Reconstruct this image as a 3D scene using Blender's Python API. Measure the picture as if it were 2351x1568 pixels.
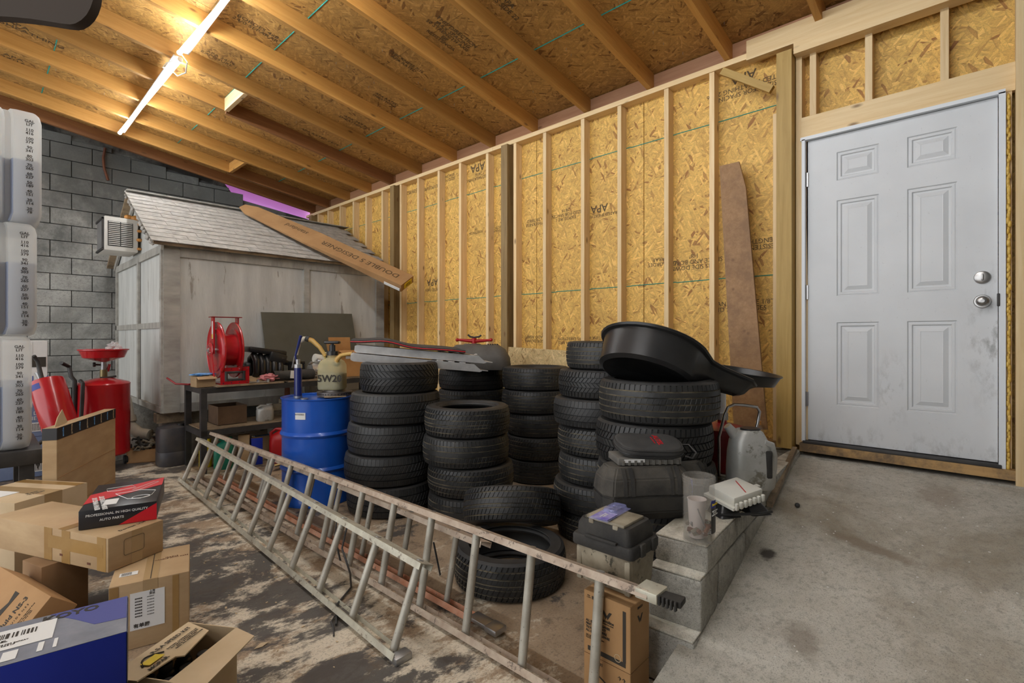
import bpy, bmesh, math, random
from mathutils import Vector, Matrix, Euler, noise
random.seed(7)
PI = math.pi
for o in list(bpy.data.objects): bpy.data.objects.remove(o)
SC = bpy.context.scene
C = SC.collection
# ------------------------------------------------------------------ camera
H = 1.26                                    # eye height above the lower garage floor
ANG = math.radians(46.9); FOC = 1150.0
FW = Vector((math.sin(ANG), math.cos(ANG), 0)); RT = Vector((math.cos(ANG), -math.sin(ANG), 0))
cam = bpy.data.objects.new('camera', bpy.data.cameras.new('camera')); C.objects.link(cam)
cam.location = (0, 0, H); cam.rotation_euler = (PI/2, 0, -ANG)
cam.data.sensor_width = 36; cam.data.lens = 36*FOC/2351.0
cam.data.shift_y = -10/2351.0
cam.data.clip_start = .02
SC.camera = cam
SC.view_settings.view_transform = 'Standard'; SC.view_settings.look = 'None'
SC.view_settings.gamma = 1; SC.view_settings.use_curve_mapping = False
SC.view_settings.exposure = 1.28
# ------------------------------------------------------------------ world (ambient daylight through an added, unseen open side)
w = bpy.data.worlds.new('sky'); SC.world = w; w.use_nodes = True
w.node_tree.nodes['Background'].inputs[0].default_value = (.96, .98, 1, 1)
w.node_tree.nodes['Background'].inputs[1].default_value = 1.0
pl = bpy.data.lights.new('added_opening', 'AREA'); pl.shape = 'RECTANGLE'; pl.size = 8.3; pl.size_y = 3.6
pl.cycles.is_portal = True
po = bpy.data.objects.new('added_opening_portal', pl); C.objects.link(po)
po.location = (-3.7, 4.1, 1.9); po.rotation_euler = (PI/2, 0, -PI/2)
TUBE_W = 36.0                                # LED tube emission strength

def pt(px, py, Z=None, z=None, x=None, y=None):
    """point of the place seen at pixel (px,py), given one true coordinate"""
    k = (px-1175)/FOC; v = (774-py)/FOC
    d = FW + RT*k + Vector((0, 0, v))
    if Z is not None: t = Z
    elif z is not None: t = (z-H)/v
    elif x is not None: t = x/d.x
    else: t = y/d.y
    return Vector((0, 0, H)) + d*t
# ------------------------------------------------------------------ materials
MATS = {}
def nd(nt, typ, **kw):
    n = nt.nodes.new(typ)
    for k, v in kw.items(): setattr(n, k, v)
    return n
def ramp(nt, src, stops, mode='LINEAR'):
    r = nd(nt, 'ShaderNodeValToRGB'); r.color_ramp.interpolation = mode
    e = r.color_ramp.elements
    while len(e) < len(stops): e.new(.5)
    for i, (p, c) in enumerate(stops):
        e[i].position = p
        e[i].color = (c, c, c, 1) if isinstance(c, (int, float)) else (*c, 1)
    nt.links.new(src, r.inputs[0]); return r.outputs[0]
def mixc(nt, f, a, b, mode='MIX'):
    m = nd(nt, 'ShaderNodeMix', data_type='RGBA', blend_type=mode)
    for s, v in ((m.inputs[0], f), (m.inputs[6], a), (m.inputs[7], b)):
        if isinstance(v, (int, float)): s.default_value = v
        elif isinstance(v, tuple): s.default_value = (*v[:3], 1)
        else: nt.links.new(v, s)
    return m.outputs[2]
def math_(nt, op, a, b=0.0):
    m = nd(nt, 'ShaderNodeMath', operation=op)
    for s, v in ((m.inputs[0], a), (m.inputs[1], b)):
        if isinstance(v, (int, float)): s.default_value = v
        else: nt.links.new(v, s)
    return m.outputs[0]
def base(name, rough=.6, metal=0.):
    m = bpy.data.materials.new(name); m.use_nodes = True; nt = m.node_tree
    p = nt.nodes['Principled BSDF']
    p.inputs['Roughness'].default_value = rough; p.inputs['Metallic'].default_value = metal
    MATS[name] = m
    return m, nt, p
def coords(nt, kind='Object', scale=(1, 1, 1), rot=(0, 0, 0), rnd=True):
    if kind == 'World': src = nd(nt, 'ShaderNodeNewGeometry').outputs['Position']
    else:
        src = nd(nt, 'ShaderNodeTexCoord').outputs['Object']
        if rnd:
            oi = nd(nt, 'ShaderNodeObjectInfo')
            mu = math_(nt, 'MULTIPLY', oi.outputs['Random'], 37.0)
            a = nd(nt, 'ShaderNodeVectorMath', operation='ADD')
            nt.links.new(src, a.inputs[0]); nt.links.new(mu, a.inputs[1]); src = a.outputs[0]
    mp = nd(nt, 'ShaderNodeMapping'); mp.inputs['Scale'].default_value = scale; mp.inputs['Rotation'].default_value = rot
    nt.links.new(src, mp.inputs[0]); return mp.outputs[0]
def nz(nt, vec, scale, detail=4, rough=.6, dist=0):
    n = nd(nt, 'ShaderNodeTexNoise'); n.inputs['Scale'].default_value = scale
    n.inputs['Detail'].default_value = detail; n.inputs['Roughness'].default_value = rough
    n.inputs['Distortion'].default_value = dist
    nt.links.new(vec, n.inputs['Vector']); return n.outputs['Fac']
def bump(nt, p, h, strength=.3, dist=.01):
    b = nd(nt, 'ShaderNodeBump'); b.inputs['Strength'].default_value = strength; b.inputs['Distance'].default_value = dist
    nt.links.new(h, b.inputs['Height']); nt.links.new(b.outputs[0], p.inputs['Normal'])
def M(name, c1, c2=None, scale=6, rough=.6, metal=0, lo=.35, hi=.65, bs=0, bscale=80, stretch=(1, 1, 1), spots=None, detail=5, kind='Object', coat=0):
    if name in MATS: return MATS[name]
    m, nt, p = base(name, rough, metal)
    v = coords(nt, kind, stretch)
    col = None
    if c2 is None: p.inputs['Base Color'].default_value = (*c1, 1)
    else:
        col = ramp(nt, nz(nt, v, scale, detail), [(lo, c1), (hi, c2)])
        if spots:
            col = mixc(nt, ramp(nt, nz(nt, v, spots[1], 6, .7), [(spots[2], 0.), (spots[2]+.05, 1.)]), col, spots[0])
        nt.links.new(col, p.inputs['Base Color'])
    if bs: bump(nt, p, nz(nt, v, bscale, 4), bs, .004)
    if coat: p.inputs['Coat Weight'].default_value = coat
    return m

def osb(name, tint=1.0, axes='yz', light=(.84, .56, .19), dark=(.36, .18, .05), seed=0.):
    """oriented strand board: flakes from stretched cells in several directions"""
    m, nt, p = base(name, .6)
    lay = []
    rots = [.15, -.45, .9, -1.15]
    for i, a in enumerate(rots):
        src = nd(nt, 'ShaderNodeNewGeometry').outputs['Position']
        sep = nd(nt, 'ShaderNodeSeparateXYZ'); nt.links.new(src, sep.inputs[0])
        cb = nd(nt, 'ShaderNodeCombineXYZ')
        ia = {'x': 0, 'y': 1, 'z': 2}
        nt.links.new(sep.outputs[ia[axes[0]]], cb.inputs[0]); nt.links.new(sep.outputs[ia[axes[1]]], cb.inputs[1])
        rt = nd(nt, 'ShaderNodeMapping'); rt.vector_type = 'POINT'; rt.inputs['Rotation'].default_value = (0, 0, a)
        rt.inputs['Location'].default_value = (seed+i*3.7, i*1.9, 0)
        nt.links.new(cb.outputs[0], rt.inputs[0])
        sc = nd(nt, 'ShaderNodeMapping'); sc.inputs['Scale'].default_value = (9.5+i*2, 72-i*5, 1)
        nt.links.new(rt.outputs[0], sc.inputs[0])
        vo = nd(nt, 'ShaderNodeTexVoronoi', voronoi_dimensions='2D'); vo.inputs['Scale'].default_value = 1
        nt.links.new(sc.outputs[0], vo.inputs['Vector'])
        s2 = nd(nt, 'ShaderNodeSeparateColor'); nt.links.new(vo.outputs['Color'], s2.inputs[0])
        gr = nd(nt, 'ShaderNodeTexNoise', noise_dimensions='2D'); gr.inputs['Scale'].default_value = 6; gr.inputs['Detail'].default_value = 2
        nt.links.new(sc.outputs[0], gr.inputs['Vector'])
        lay.append((s2.outputs[0], s2.outputs[1], gr.outputs['Fac'], vo.outputs['Distance']))
    val = lay[0][0]; edge = lay[0][3]; g = lay[0][2]
    for i in (1, 2, 3):
        sel = ramp(nt, lay[i][1], [((.55, .55, .7)[i-1], 0.), ((.56, .56, .71)[i-1], 1.)])
        val = mixc(nt, sel, val, lay[i][0]); edge = mixc(nt, sel, edge, lay[i][3]); g = mixc(nt, sel, g, lay[i][2])
    mid = tuple((a*.62+b*.38) for a, b in zip(light, dark))
    col = ramp(nt, val, [(0., dark), (.10, mid), (.45, tuple(.8*a+.2*b for a, b in zip(light, dark))), (.8, light), (1., tuple(min(1, a*1.12+.03) for a in light))])
    col = mixc(nt, .55, col, ramp(nt, g, [(.3, .55), (.7, 1.12)]), 'MULTIPLY')
    col = mixc(nt, .5, col, ramp(nt, edge, [(.35, 1.), (.8, .55)]), 'MULTIPLY')
    v = coords(nt, 'World')
    col = mixc(nt, .5, col, ramp(nt, nz(nt, v, 1.3, 3), [(.3, .72), (.7, 1.1)]), 'MULTIPLY')
    nt.links.new(col, p.inputs['Base Color'])
    h = mixc(nt, .5, val, g)
    bump(nt, p, h, .35, .003)
    return m
def wood(name, c1, c2, knots=(.16, .07, .02), stretch=(1.3, 22, 22), rough=.55, vary=.25, dirt=None):
    m, nt, p = base(name, rough)
    v = coords(nt, 'Object', stretch)
    g = nz(nt, v, 1.6, 5, .65, .6)
    col = ramp(nt, g, [(.3, c1), (.68, c2)])
    v2 = coords(nt, 'Object', (4.2, 11, 11))
    vo = nd(nt, 'ShaderNodeTexVoronoi'); vo.inputs['Scale'].default_value = 1; nt.links.new(v2, vo.inputs['Vector'])
    s2 = nd(nt, 'ShaderNodeSeparateColor'); nt.links.new(vo.outputs['Color'], s2.inputs[0])
    k = ramp(nt, vo.outputs['Distance'], [(.06, 1.), (.17, 0.)])
    k = math_(nt, 'MULTIPLY', k, ramp(nt, s2.outputs[0], [(.55, 0.), (.6, 1.)]))
    col = mixc(nt, math_(nt, 'MULTIPLY', k, .8), col, knots)
    oi = nd(nt, 'ShaderNodeObjectInfo')
    col = mixc(nt, 1., col, ramp(nt, oi.outputs['Random'], [(0., 1-vary), (1., 1+vary*.35)]), 'MULTIPLY')
    if dirt:
        v3 = coords(nt, 'Object', (1, 1, 1))
        col = mixc(nt, ramp(nt, nz(nt, v3, 5, 6, .7), [(.45, 0.), (.62, .85)]), col, dirt)
    nt.links.new(col, p.inputs['Base Color']); bump(nt, p, g, .15, .003)
    return m
def concrete(name, c1, c2, stain, kind='World', scale=1.6, lo=.5, hi=.56, speck=True, bs=.4, smin=.0, rough=.85):
    m, nt, p = base(name, rough)
    v = coords(nt, kind)
    col = ramp(nt, nz(nt, v, scale*3, 6, .65), [(.3, c1), (.7, c2)])
    f = nz(nt, v, scale, 9, .66, .4)
    col = mixc(nt, ramp(nt, f, [(lo, 0.), (hi, 1.)]), col, stain)
    if speck:
        s = nz(nt, v, 210, 3, .7)
        col = mixc(nt, ramp(nt, s, [(.54, 0.), (.64, .6)]), col, tuple(x*.35 for x in c1))
        s3 = nz(nt, v, 34, 5, .75)
        col = mixc(nt, ramp(nt, s3, [(.35, .55), (.5, 0.)]), col, tuple(x*.55 for x in c1))
    nt.links.new(col, p.inputs['Base Color'])
    bump(nt, p, nz(nt, v, 60, 5, .7), bs, .006)
    return m
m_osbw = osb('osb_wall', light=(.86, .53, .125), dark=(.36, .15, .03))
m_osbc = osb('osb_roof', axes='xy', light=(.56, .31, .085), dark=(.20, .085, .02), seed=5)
m_osbl = osb('osb_loose', light=(.78, .58, .28), dark=(.4, .24, .09), seed=9)
m_stud = wood('stud_pine', (.70, .47, .22), (.86, .66, .38), vary=.15)
m_raft = wood('rafter_pine', (.50, .245, .055), (.62, .33, .09), vary=.35)
m_raft2 = wood('rafter_dark', (.25, .10, .035), (.34, .15, .05), vary=.2)
m_blk = wood('blocking_red', (.42, .20, .10), (.52, .28, .15), vary=.25)
m_post = wood('treated_post', (.20, .125, .045), (.33, .22, .09), vary=.2)
m_postg = wood('treated_post_new', (.40, .25, .06), (.52, .34, .10), vary=.1)
m_bright = wood('beam_pine', (.72, .50, .24), (.82, .63, .36), vary=.12)
m_plank = wood('old_plank', (.26, .13, .042), (.37, .20, .08), vary=.1, dirt=(.20, .10, .035))
m_ply = wood('plywood', (.30, .21, .13), (.42, .32, .2), dirt=(.12, .09, .06))
m_mod = M('module_grey', (.10, .095, .085), (.18, .17, .15), rough=.6)
m_sill = wood('sill_pine', (.5, .29, .1), (.62, .38, .15), dirt=(.1, .07, .045))
m_green = M('chalk_green', (.03, .30, .24), rough=.9)
m_ink = M('black_ink', (.035, .028, .02), rough=.8)
m_inkosb = M('faded_ink', (.10, .065, .03), rough=.8)
def floor_mat():
    m, nt, p = base('garage_floor', .7)
    v = coords(nt, 'World')
    col = ramp(nt, nz(nt, v, 3.0, 8, .7), [(.3, (.24, .165, .10)), (.7, (.42, .315, .21))])
    # pale scoured patches and dark oil patches with broken edges, along the lane beside the ladders
    sx = nd(nt, 'ShaderNodeSeparateXYZ'); nt.links.new(nd(nt, 'ShaderNodeNewGeometry').outputs['Position'], sx.inputs[0])
    def near(c, r0, r1):
        return ramp(nt, math_(nt, 'ABSOLUTE', math_(nt, 'SUBTRACT', sx.outputs[0], c)), [(r0, 1.), (r1, 0.)])
    lane = near(.55, .35, .95)
    vs = coords(nt, 'World', (1.0, 1.5, 1), (0, 0, .5))
    pale = math_(nt, 'ADD', nz(nt, vs, 2.6, 12, .78, .2), math_(nt, 'MULTIPLY', near(.95, .25, .8), .115))
    col = mixc(nt, ramp(nt, pale, [(.56, 0.), (.62, .85)]), col, (.68, .61, .48))
    dark = math_(nt, 'ADD', nz(nt, vs, 1.5, 12, .74, .3), math_(nt, 'MULTIPLY', lane, .10))
    col = mixc(nt, ramp(nt, dark, [(.555, 0.), (.60, .93)]), col, (.050, .045, .042))
    dk2 = nz(nt, v, 7, 9, .8)
    col = mixc(nt, ramp(nt, dk2, [(.36, .75), (.47, 0.)]), col, (.10, .07, .045))
    fine = nz(nt, v, 90, 6, .8)
    col = mixc(nt, ramp(nt, fine, [(.36, .6), (.48, 0.)]), col, (.07, .055, .045))
    nt.links.new(col, p.inputs['Base Color'])
    bump(nt, p, nz(nt, v, 45, 5, .7), .35, .005)
    return m
m_floor = floor_mat()
m_ramp = concrete('ramp_concrete', (.42, .395, .33), (.60, .575, .505), (.27, .225, .16), scale=1.1, lo=.5, hi=.70)
def stain(m, cx, cy, ax_, ay_, rot, colr, amt):
    nt = m.node_tree; p = nt.nodes['Principled BSDF']; src = p.inputs['Base Color'].links[0].from_socket
    mp = nd(nt, 'ShaderNodeMapping'); mp.vector_type = 'TEXTURE'; mp.inputs['Location'].default_value = (cx, cy, 0); mp.inputs['Rotation'].default_value = (0, 0, rot); mp.inputs['Scale'].default_value = (ax_, ay_, 1000)
    g = nd(nt, 'ShaderNodeNewGeometry').outputs['Position']; nt.links.new(g, mp.inputs[0])
    ln = nd(nt, 'ShaderNodeVectorMath', operation='LENGTH'); nt.links.new(mp.outputs[0], ln.inputs[0])
    d = math_(nt, 'ADD', ln.outputs['Value'], math_(nt, 'MULTIPLY', nz(nt, coords(nt, 'World'), 14, 6, .7), .9))
    nt.links.new(mixc(nt, ramp(nt, d, [(1.2, amt), (1.5, 0.)] if False else [(.70, amt), (1., 0.)]), src, colr), p.inputs['Base Color'])
stain(m_ramp, 2.42, .70, .10, .075, .2, (.07, .06, .05), .95)
stain(m_ramp, 2.70, .37, .42, .09, 1.25, (.22, .175, .125), .75)
stain(m_ramp, 1.95, .45, .20, .13, .3, (.24, .20, .16), .6)
stain(m_ramp, 3.45, .15, .45, .22, .1, (.27, .22, .17), .6)
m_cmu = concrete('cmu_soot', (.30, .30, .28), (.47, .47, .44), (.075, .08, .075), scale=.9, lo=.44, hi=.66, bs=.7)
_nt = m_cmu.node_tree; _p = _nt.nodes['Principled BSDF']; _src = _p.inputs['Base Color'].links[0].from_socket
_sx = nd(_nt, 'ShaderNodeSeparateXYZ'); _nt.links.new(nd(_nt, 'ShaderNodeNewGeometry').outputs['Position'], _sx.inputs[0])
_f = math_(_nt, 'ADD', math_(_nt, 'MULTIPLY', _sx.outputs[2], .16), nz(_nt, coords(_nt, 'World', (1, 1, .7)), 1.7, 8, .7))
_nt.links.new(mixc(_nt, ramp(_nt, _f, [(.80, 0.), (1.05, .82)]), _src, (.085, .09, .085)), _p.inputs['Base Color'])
m_mortar = concrete('mortar', (.16, .16, .15), (.24, .24, .22), (.05, .05, .05), scale=.8)
m_blkc = concrete('step_block', (.36, .345, .30), (.54, .525, .47), (.17, .155, .125), scale=3, lo=.5, hi=.7, bs=1.0)
m_cap = concrete('block_cap', (.62, .59, .50), (.74, .71, .62), (.34, .31, .24), scale=3.5, lo=.48, hi=.62, bs=.4)
m_white = M('door_white', (.60, .63, .66), (.66, .69, .72), scale=3, rough=.45)
m_trimw = M('trim_white', (.72, .75, .78), rough=.45)
def door_mat():
    m, nt, p = base('door_paint', .45)
    v = coords(nt, 'World')
    col = ramp(nt, nz(nt, v, 2.5, 3), [(.3, (.60, .615, .63)), (.7, (.67, .685, .70))])
    sx = nd(nt, 'ShaderNodeSeparateXYZ'); nt.links.new(nd(nt, 'ShaderNodeNewGeometry').outputs['Position'], sx.inputs[0])
    # scuffs: near the latch edge and kick marks along the middle and foot
    def band(sock, c, wdt):
        d = math_(nt, 'ABSOLUTE', math_(nt, 'SUBTRACT', sock, c))
        return ramp(nt, d, [(0., 1.), (wdt, 0.)])
    vv = coords(nt, 'World', (1, 1, .5), (.5, 0, 0))
    sm = nz(nt, vv, 14, 6, .7)
    a = math_(nt, 'MULTIPLY', band(sx.outputs[1], -.05, .14), band(sx.outputs[2], 1.25, .5))
    b = math_(nt, 'MULTIPLY', band(sx.outputs[1], .40, .09), band(sx.outputs[2], .93, .28))
    c_ = band(sx.outputs[2], .56, .16)
    msk = math_(nt, 'MAXIMUM', math_(nt, 'MAXIMUM', a, b), math_(nt, 'MULTIPLY', c_, .6))
    f = math_(nt, 'MULTIPLY', msk, ramp(nt, sm, [(.5, 0.), (.66, .9)]))
    col = mixc(nt, f, col, (.20, .20, .19))
    sp = nz(nt, v, 60, 4, .7)
    f2 = math_(nt, 'MULTIPLY', ramp(nt, sx.outputs[2], [(.25, 1.), (.45, .15)]), ramp(nt, sp, [(.66, 0.), (.68, 1.)]))
    nt.links.new(math_(nt, 'MULTIPLY', sx.outputs[2], .5), f2.node.inputs[0]) if False else None
    col = mixc(nt, f2, col, (.12, .11, .09))
    nt.links.new(col, p.inputs['Base Color'])
    return m
m_door = door_mat()
m_foam = M('foam_yellow', (.62, .38, .06), (.75, .52, .13), scale=30, rough=.4, bs=.4, bscale=40)
m_foamo = M('foam_orange', (.45, .19, .04), (.6, .3, .08), scale=30, rough=.4)
m_nickel = M('satin_nickel', (.42, .41, .40), rough=.3, metal=1)
m_steel = M('dull_steel', (.36, .36, .37), (.5, .5, .5), rough=.4, metal=.9)
m_chrome = M('chrome', (.62, .62, .64), rough=.18, metal=1)
m_alu = M('aluminium', (.62, .62, .62), (.80, .80, .80), rough=.38, metal=.65, bs=.1, scale=9)
m_alurail = M('ladder_rail', (.44, .41, .33), (.62, .60, .49), scale=12, rough=.5, metal=.35, stretch=(1, 1, 1), spots=((.20, .16, .12), 30, .60))
m_alurung = M('ladder_rung', (.40, .37, .31), (.52, .50, .43), scale=10, rough=.5, metal=.3, spots=((.12, .10, .08), 70, .63))
m_alubrn = M('old_ladder_rail', (.36, .27, .20), (.50, .41, .32), scale=14, rough=.6, metal=.2, spots=((.17, .13, .10), 25, .58))
m_orange = M('orange_fibreglass', (.50, .20, .10), (.60, .33, .22), scale=14, rough=.6, spots=((.2, .13, .1), 30, .6))
m_rub = M('tire_tread_rubber', (.012, .0125, .013), (.030, .030, .029), scale=7, rough=.48, bs=.3, bscale=60, lo=.3, hi=.75, spots=((.10, .088, .07), 24, .66))
m_groove = M('dusty_groove', (.04, .037, .03), (.26, .22, .15), scale=7, rough=.9, lo=.38, hi=.6)
m_side = M('tire_sidewall_rubber', (.013, .013, .014), (.034, .033, .031), scale=5, rough=.6, spots=((.10, .08, .055), 9, .66))
m_blkp = M('black_plastic', (.014, .014, .015), (.024, .024, .024), rough=.32, scale=4, spots=((.07, .065, .06), 12, .66))
m_blkm = M('matte_black', (.02, .02, .02), (.045, .042, .04), rough=.55, spots=((.16, .15, .13), 35, .68))
m_dust = M('dusty_black', (.016, .0155, .015), (.058, .053, .045), scale=5, rough=.8, bs=.3, bscale=150)
m_grime = M('grimy_grey_plastic', (.17, .14, .095), (.34, .30, .22), scale=9, rough=.65, spots=((.05, .045, .03), 14, .58))
m_red = M('red_enamel', (.42, .008, .012), (.50, .012, .018), rough=.25, scale=4, spots=((.12, .02, .02), 35, .70), coat=.3)
m_redp = M('red_plastic', (.40, .01, .012), rough=.35)
m_darkred = M('dark_red', (.20, .008, .01), (.30, .012, .015), rough=.4)
m_blue = M('drum_blue', (.006, .075, .42), (.010, .10, .50), rough=.28, scale=3, spots=((.02, .08, .25), 30, .7), coat=.3)
m_navy = M('navy_enamel', (.008, .018, .13), rough=.3, coat=.3)
m_paper = M('paper', (.72, .72, .70), rough=.7)
m_card = M('cardboard', (.39, .26, .135), (.47, .33, .18), scale=4, rough=.8, stretch=(1, 1, 3))
m_card2 = M('cardboard_brown', (.34, .185, .075), (.41, .235, .10), scale=4, rough=.8)
m_card3 = M('cardboard_pale', (.49, .37, .22), (.57, .44, .28), scale=4, rough=.8)
m_cshade = M('cardboard_shaded', (.22, .125, .055), (.28, .165, .08), scale=4, rough=.85)  # cardboard darkened to stand for the shade below the long carton
m_dtop = M('dusty_top', (.028, .026, .023), (.085, .076, .062), scale=6, rough=.85, bs=.4, bscale=150)
m_cardo = M('cardboard_orange', (.42, .20, .06), (.50, .26, .09), scale=4, rough=.8)
m_tape = M('brown_tape', (.30, .175, .06), (.36, .22, .08), rough=.2, scale=8)
m_tapec = M('clear_tape', (.42, .29, .15), rough=.12)
m_inner = M('carton_inside', (.22, .15, .08), rough=.9)
m_shed = M('shed_paint', (.47, .48, .46), (.62, .63, .60), scale=2.2, rough=.75, bs=.4, bscale=30, stretch=(3, 3, .5), spots=((.30, .28, .245), 3.5, .62))
m_shedt = M('shed_trim', (.30, .29, .26), (.44, .43, .39), scale=6, rough=.8, bs=.4, bscale=30, stretch=(2, 2, .6), spots=((.33, .19, .08), 9, .70))
m_shing = M('shingle_grey', (.33, .32, .295), (.50, .485, .45), scale=12, rough=.95, bs=.8, bscale=200)
m_bchrt = M('olive_board', (.085, .083, .06), (.11, .105, .08), scale=3, rough=.7, spots=((.05, .045, .035), 6, .66))
m_pink = M('pink_rag', (.50, .16, .17), (.62, .25, .26), scale=20, rough=.9)
m_bluebag = M('blue_plastic_bag', (.10, .33, .72), (.2, .45, .8), scale=20, rough=.35)
m_ac = M('ac_beige', (.62, .60, .55), (.70, .68, .62), scale=5, rough=.5)
m_rust = M('rust', (.10, .035, .02), (.16, .06, .03), rough=.9)
m_rotor = M('brake_rotor', (.10, .08, .065), (.22, .20, .19), scale=12, rough=.5, metal=.6)
m_pvc = M('old_pvc', (.42, .36, .27), (.5, .45, .36), rough=.6)
m_yell = M('yellow', (.75, .55, .01), rough=.5)
m_greenj = M('green_plastic', (.01, .20, .12), rough=.4)
m_silverj = M('grey_jug', (.40, .40, .37), (.52, .52, .50), rough=.4, scale=7, metal=.3, spots=((.22, .21, .17), 5, .60))
m_cblue = M('carton_blue', (.006, .02, .26), (.008, .025, .30), rough=.4, scale=3)
m_cblack = M('carton_black', (.018, .018, .02), rough=.3)
m_cred = M('carton_red', (.55, .012, .02), rough=.35)
m_wp = M('white_plastic', (.70, .69, .62), (.76, .75, .68), rough=.5, scale=6)
m_neop = M('neoprene_mat', (.03, .03, .032), (.07, .065, .06), scale=9, rough=.95)
m_amber = M('amber_hose', (.45, .25, .07), (.62, .40, .10), rough=.3, scale=12)
m_cover = M('grey_engine_cover', (.075, .07, .065), (.12, .115, .105), rough=.6, scale=6)
m_brown = M('blurry_brown', (.06, .045, .035), rough=.9)
def glassy(name, col, fac, rough=.1, trans=False):
    m, nt, p = base(name, rough)
    p.inputs['Base Color'].default_value = (*col, 1)
    t = nd(nt, 'ShaderNodeBsdfTransparent'); mx = nd(nt, 'ShaderNodeMixShader')
    out = nt.nodes['Material Output']; src = p.outputs[0]
    if trans:
        tl = nd(nt, 'ShaderNodeBsdfTranslucent'); tl.inputs[0].default_value = (*col, 1)
        m2 = nd(nt, 'ShaderNodeMixShader'); m2.inputs[0].default_value = .4
        nt.links.new(p.outputs[0], m2.inputs[1]); nt.links.new(tl.outputs[0], m2.inputs[2]); src = m2.outputs[0]
    mx.inputs[0].default_value = fac
    nt.links.new(src, mx.inputs[1]); nt.links.new(t.outputs[0], mx.inputs[2]); nt.links.new(mx.outputs[0], out.inputs[0])
    return m
m_tank = glassy('tank_poly', (.84, .85, .82), .46, .45, True)
m_liq = M('tank_oil', (.26, .30, .40), rough=.5)
m_clear = glassy('clear_plastic', (.50, .47, .42), .84, .08)
m_clearb = glassy('clear_blister', (.40, .42, .80), .72, .08)
m_jugy = glassy('jug_poly', (.82, .76, .45), .52, .4, True)
m_bag = glassy('clear_bag', (.8, .8, .8), .6, .2)
m_lilac = glassy('lilac_sheet', (.86, .55, .88), .0, .5, True)
def emit(name, col, s):
    m, nt, p = base(name); p.inputs['Base Color'].default_value = (0, 0, 0, 1)
    p.inputs['Emission Color'].default_value = (*col, 1); p.inputs['Emission Strength'].default_value = s
    return m
m_led = emit('led_tube_glow', (.93, .97, 1.), TUBE_W)
# ------------------------------------------------------------------ mesh helpers
def V(*a): return Vector(a)
def bbox(bm, c, s, rot=None, bev=0, seg=2, taper=1.0):
    """box centred at c with size s; rot: Matrix 3x3"""
    r = bmesh.ops.create_cube(bm, size=1)
    vs = r['verts']
    for v in vs:
        k = taper if v.co.z > 0 else 1
        v.co = Vector((v.co.x*s[0]*k, v.co.y*s[1]*k, v.co.z*s[2]))
    if bev:
        es = list({e for v in vs for e in v.link_edges})
        rr = bmesh.ops.bevel(bm, geom=es, offset=min(bev, min(s)*.45), segments=seg, affect='EDGES', profile=.5)
        vs = list({v for f in rr['faces'] for v in f.verts} | {v for v in vs if v.is_valid})
    for v in vs:
        v.co = (rot @ v.co if rot else v.co) + Vector(c)
    return vs
def frame_of(d):
    d = Vector(d).normalized()
    a = Vector((0, 0, 1)) if abs(d.z) < .9 else Vector((1, 0, 0))
    u = d.cross(a).normalized(); return u, d.cross(u).normalized(), d
def bcyl(bm, p0, p1, r0, r1=None, seg=20, cap=True):
    p0 = Vector(p0); p1 = Vector(p1); r1 = r0 if r1 is None else r1
    u, v, d = frame_of(p1-p0)
    a = []; b = []
    for i in range(seg):
        t = 2*PI*i/seg; q = u*math.cos(t)+v*math.sin(t)
        a.append(bm.verts.new(p0+q*r0)); b.append(bm.verts.new(p1+q*r1))
    for i in range(seg):
        j = (i+1) % seg; bm.faces.new((a[i], a[j], b[j], b[i]))
    if cap: bm.faces.new(a[::-1]); bm.faces.new(b)
def btube(bm, pts, r, seg=10, cap=True, closed=False):
    pts = [Vector(p) for p in pts]; n = len(pts); rings = []
    rr = r if isinstance(r, (list, tuple)) else [r]*n
    u = None
    for i, p in enumerate(pts):
        if closed: d = pts[(i+1) % n]-pts[i-1]
        else: d = (pts[min(i+1, n-1)]-pts[max(i-1, 0)])
        d.normalize()
        if u is None: u = frame_of(d)[0]
        u = (u-d*u.dot(d)).normalized(); v = d.cross(u)
        rings.append([bm.verts.new(p+(u*math.cos(2*PI*k/seg)+v*math.sin(2*PI*k/seg))*rr[i]) for k in range(seg)])
    for i in range(n if closed else n-1):
        A = rings[i]; B = rings[(i+1) % n]
        for k in range(seg):
            j = (k+1) % seg; bm.faces.new((A[k], A[j], B[j], B[k]))
    if cap and not closed: bm.faces.new(rings[0][::-1]); bm.faces.new(rings[-1])
def blathe(bm, prof, seg=40, c=(0, 0, 0), M3=None, closed=False):
    """prof: (radius, z)"""
    c = Vector(c); rings = []
    for r, z in prof:
        if r < 1e-5: rings.append([bm.verts.new(c+((M3 @ Vector((0, 0, z))) if M3 else Vector((0, 0, z))))])
        else:
            L = []
            for i in range(seg):
                t = 2*PI*i/seg; q = Vector((r*math.cos(t), r*math.sin(t), z))
                L.append(bm.verts.new(c+((M3 @ q) if M3 else q)))
            rings.append(L)
    n = len(rings)
    for i in range(n if closed else n-1):
        A = rings[i]; B = rings[(i+1) % n]
        for k in range(seg):
            j = (k+1) % seg
            if len(A) == 1 and len(B) == 1: continue
            if len(A) == 1: bm.faces.new((A[0], B[j], B[k]))
            elif len(B) == 1: bm.faces.new((A[k], A[j], B[0]))
            else: bm.faces.new((A[k], A[j], B[j], B[k]))
def bloft(bm, secs, cap=True):
    """secs: list of equal length point lists"""
    R = [[bm.verts.new(Vector(p)) for p in s] for s in secs]
    n = len(R[0])
    for A, B in zip(R, R[1:]):
        for k in range(n):
            j = (k+1) % n; bm.faces.new((A[k], A[j], B[j], B[k]))
    if cap: bm.faces.new(R[0][::-1]); bm.faces.new(R[-1])
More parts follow.
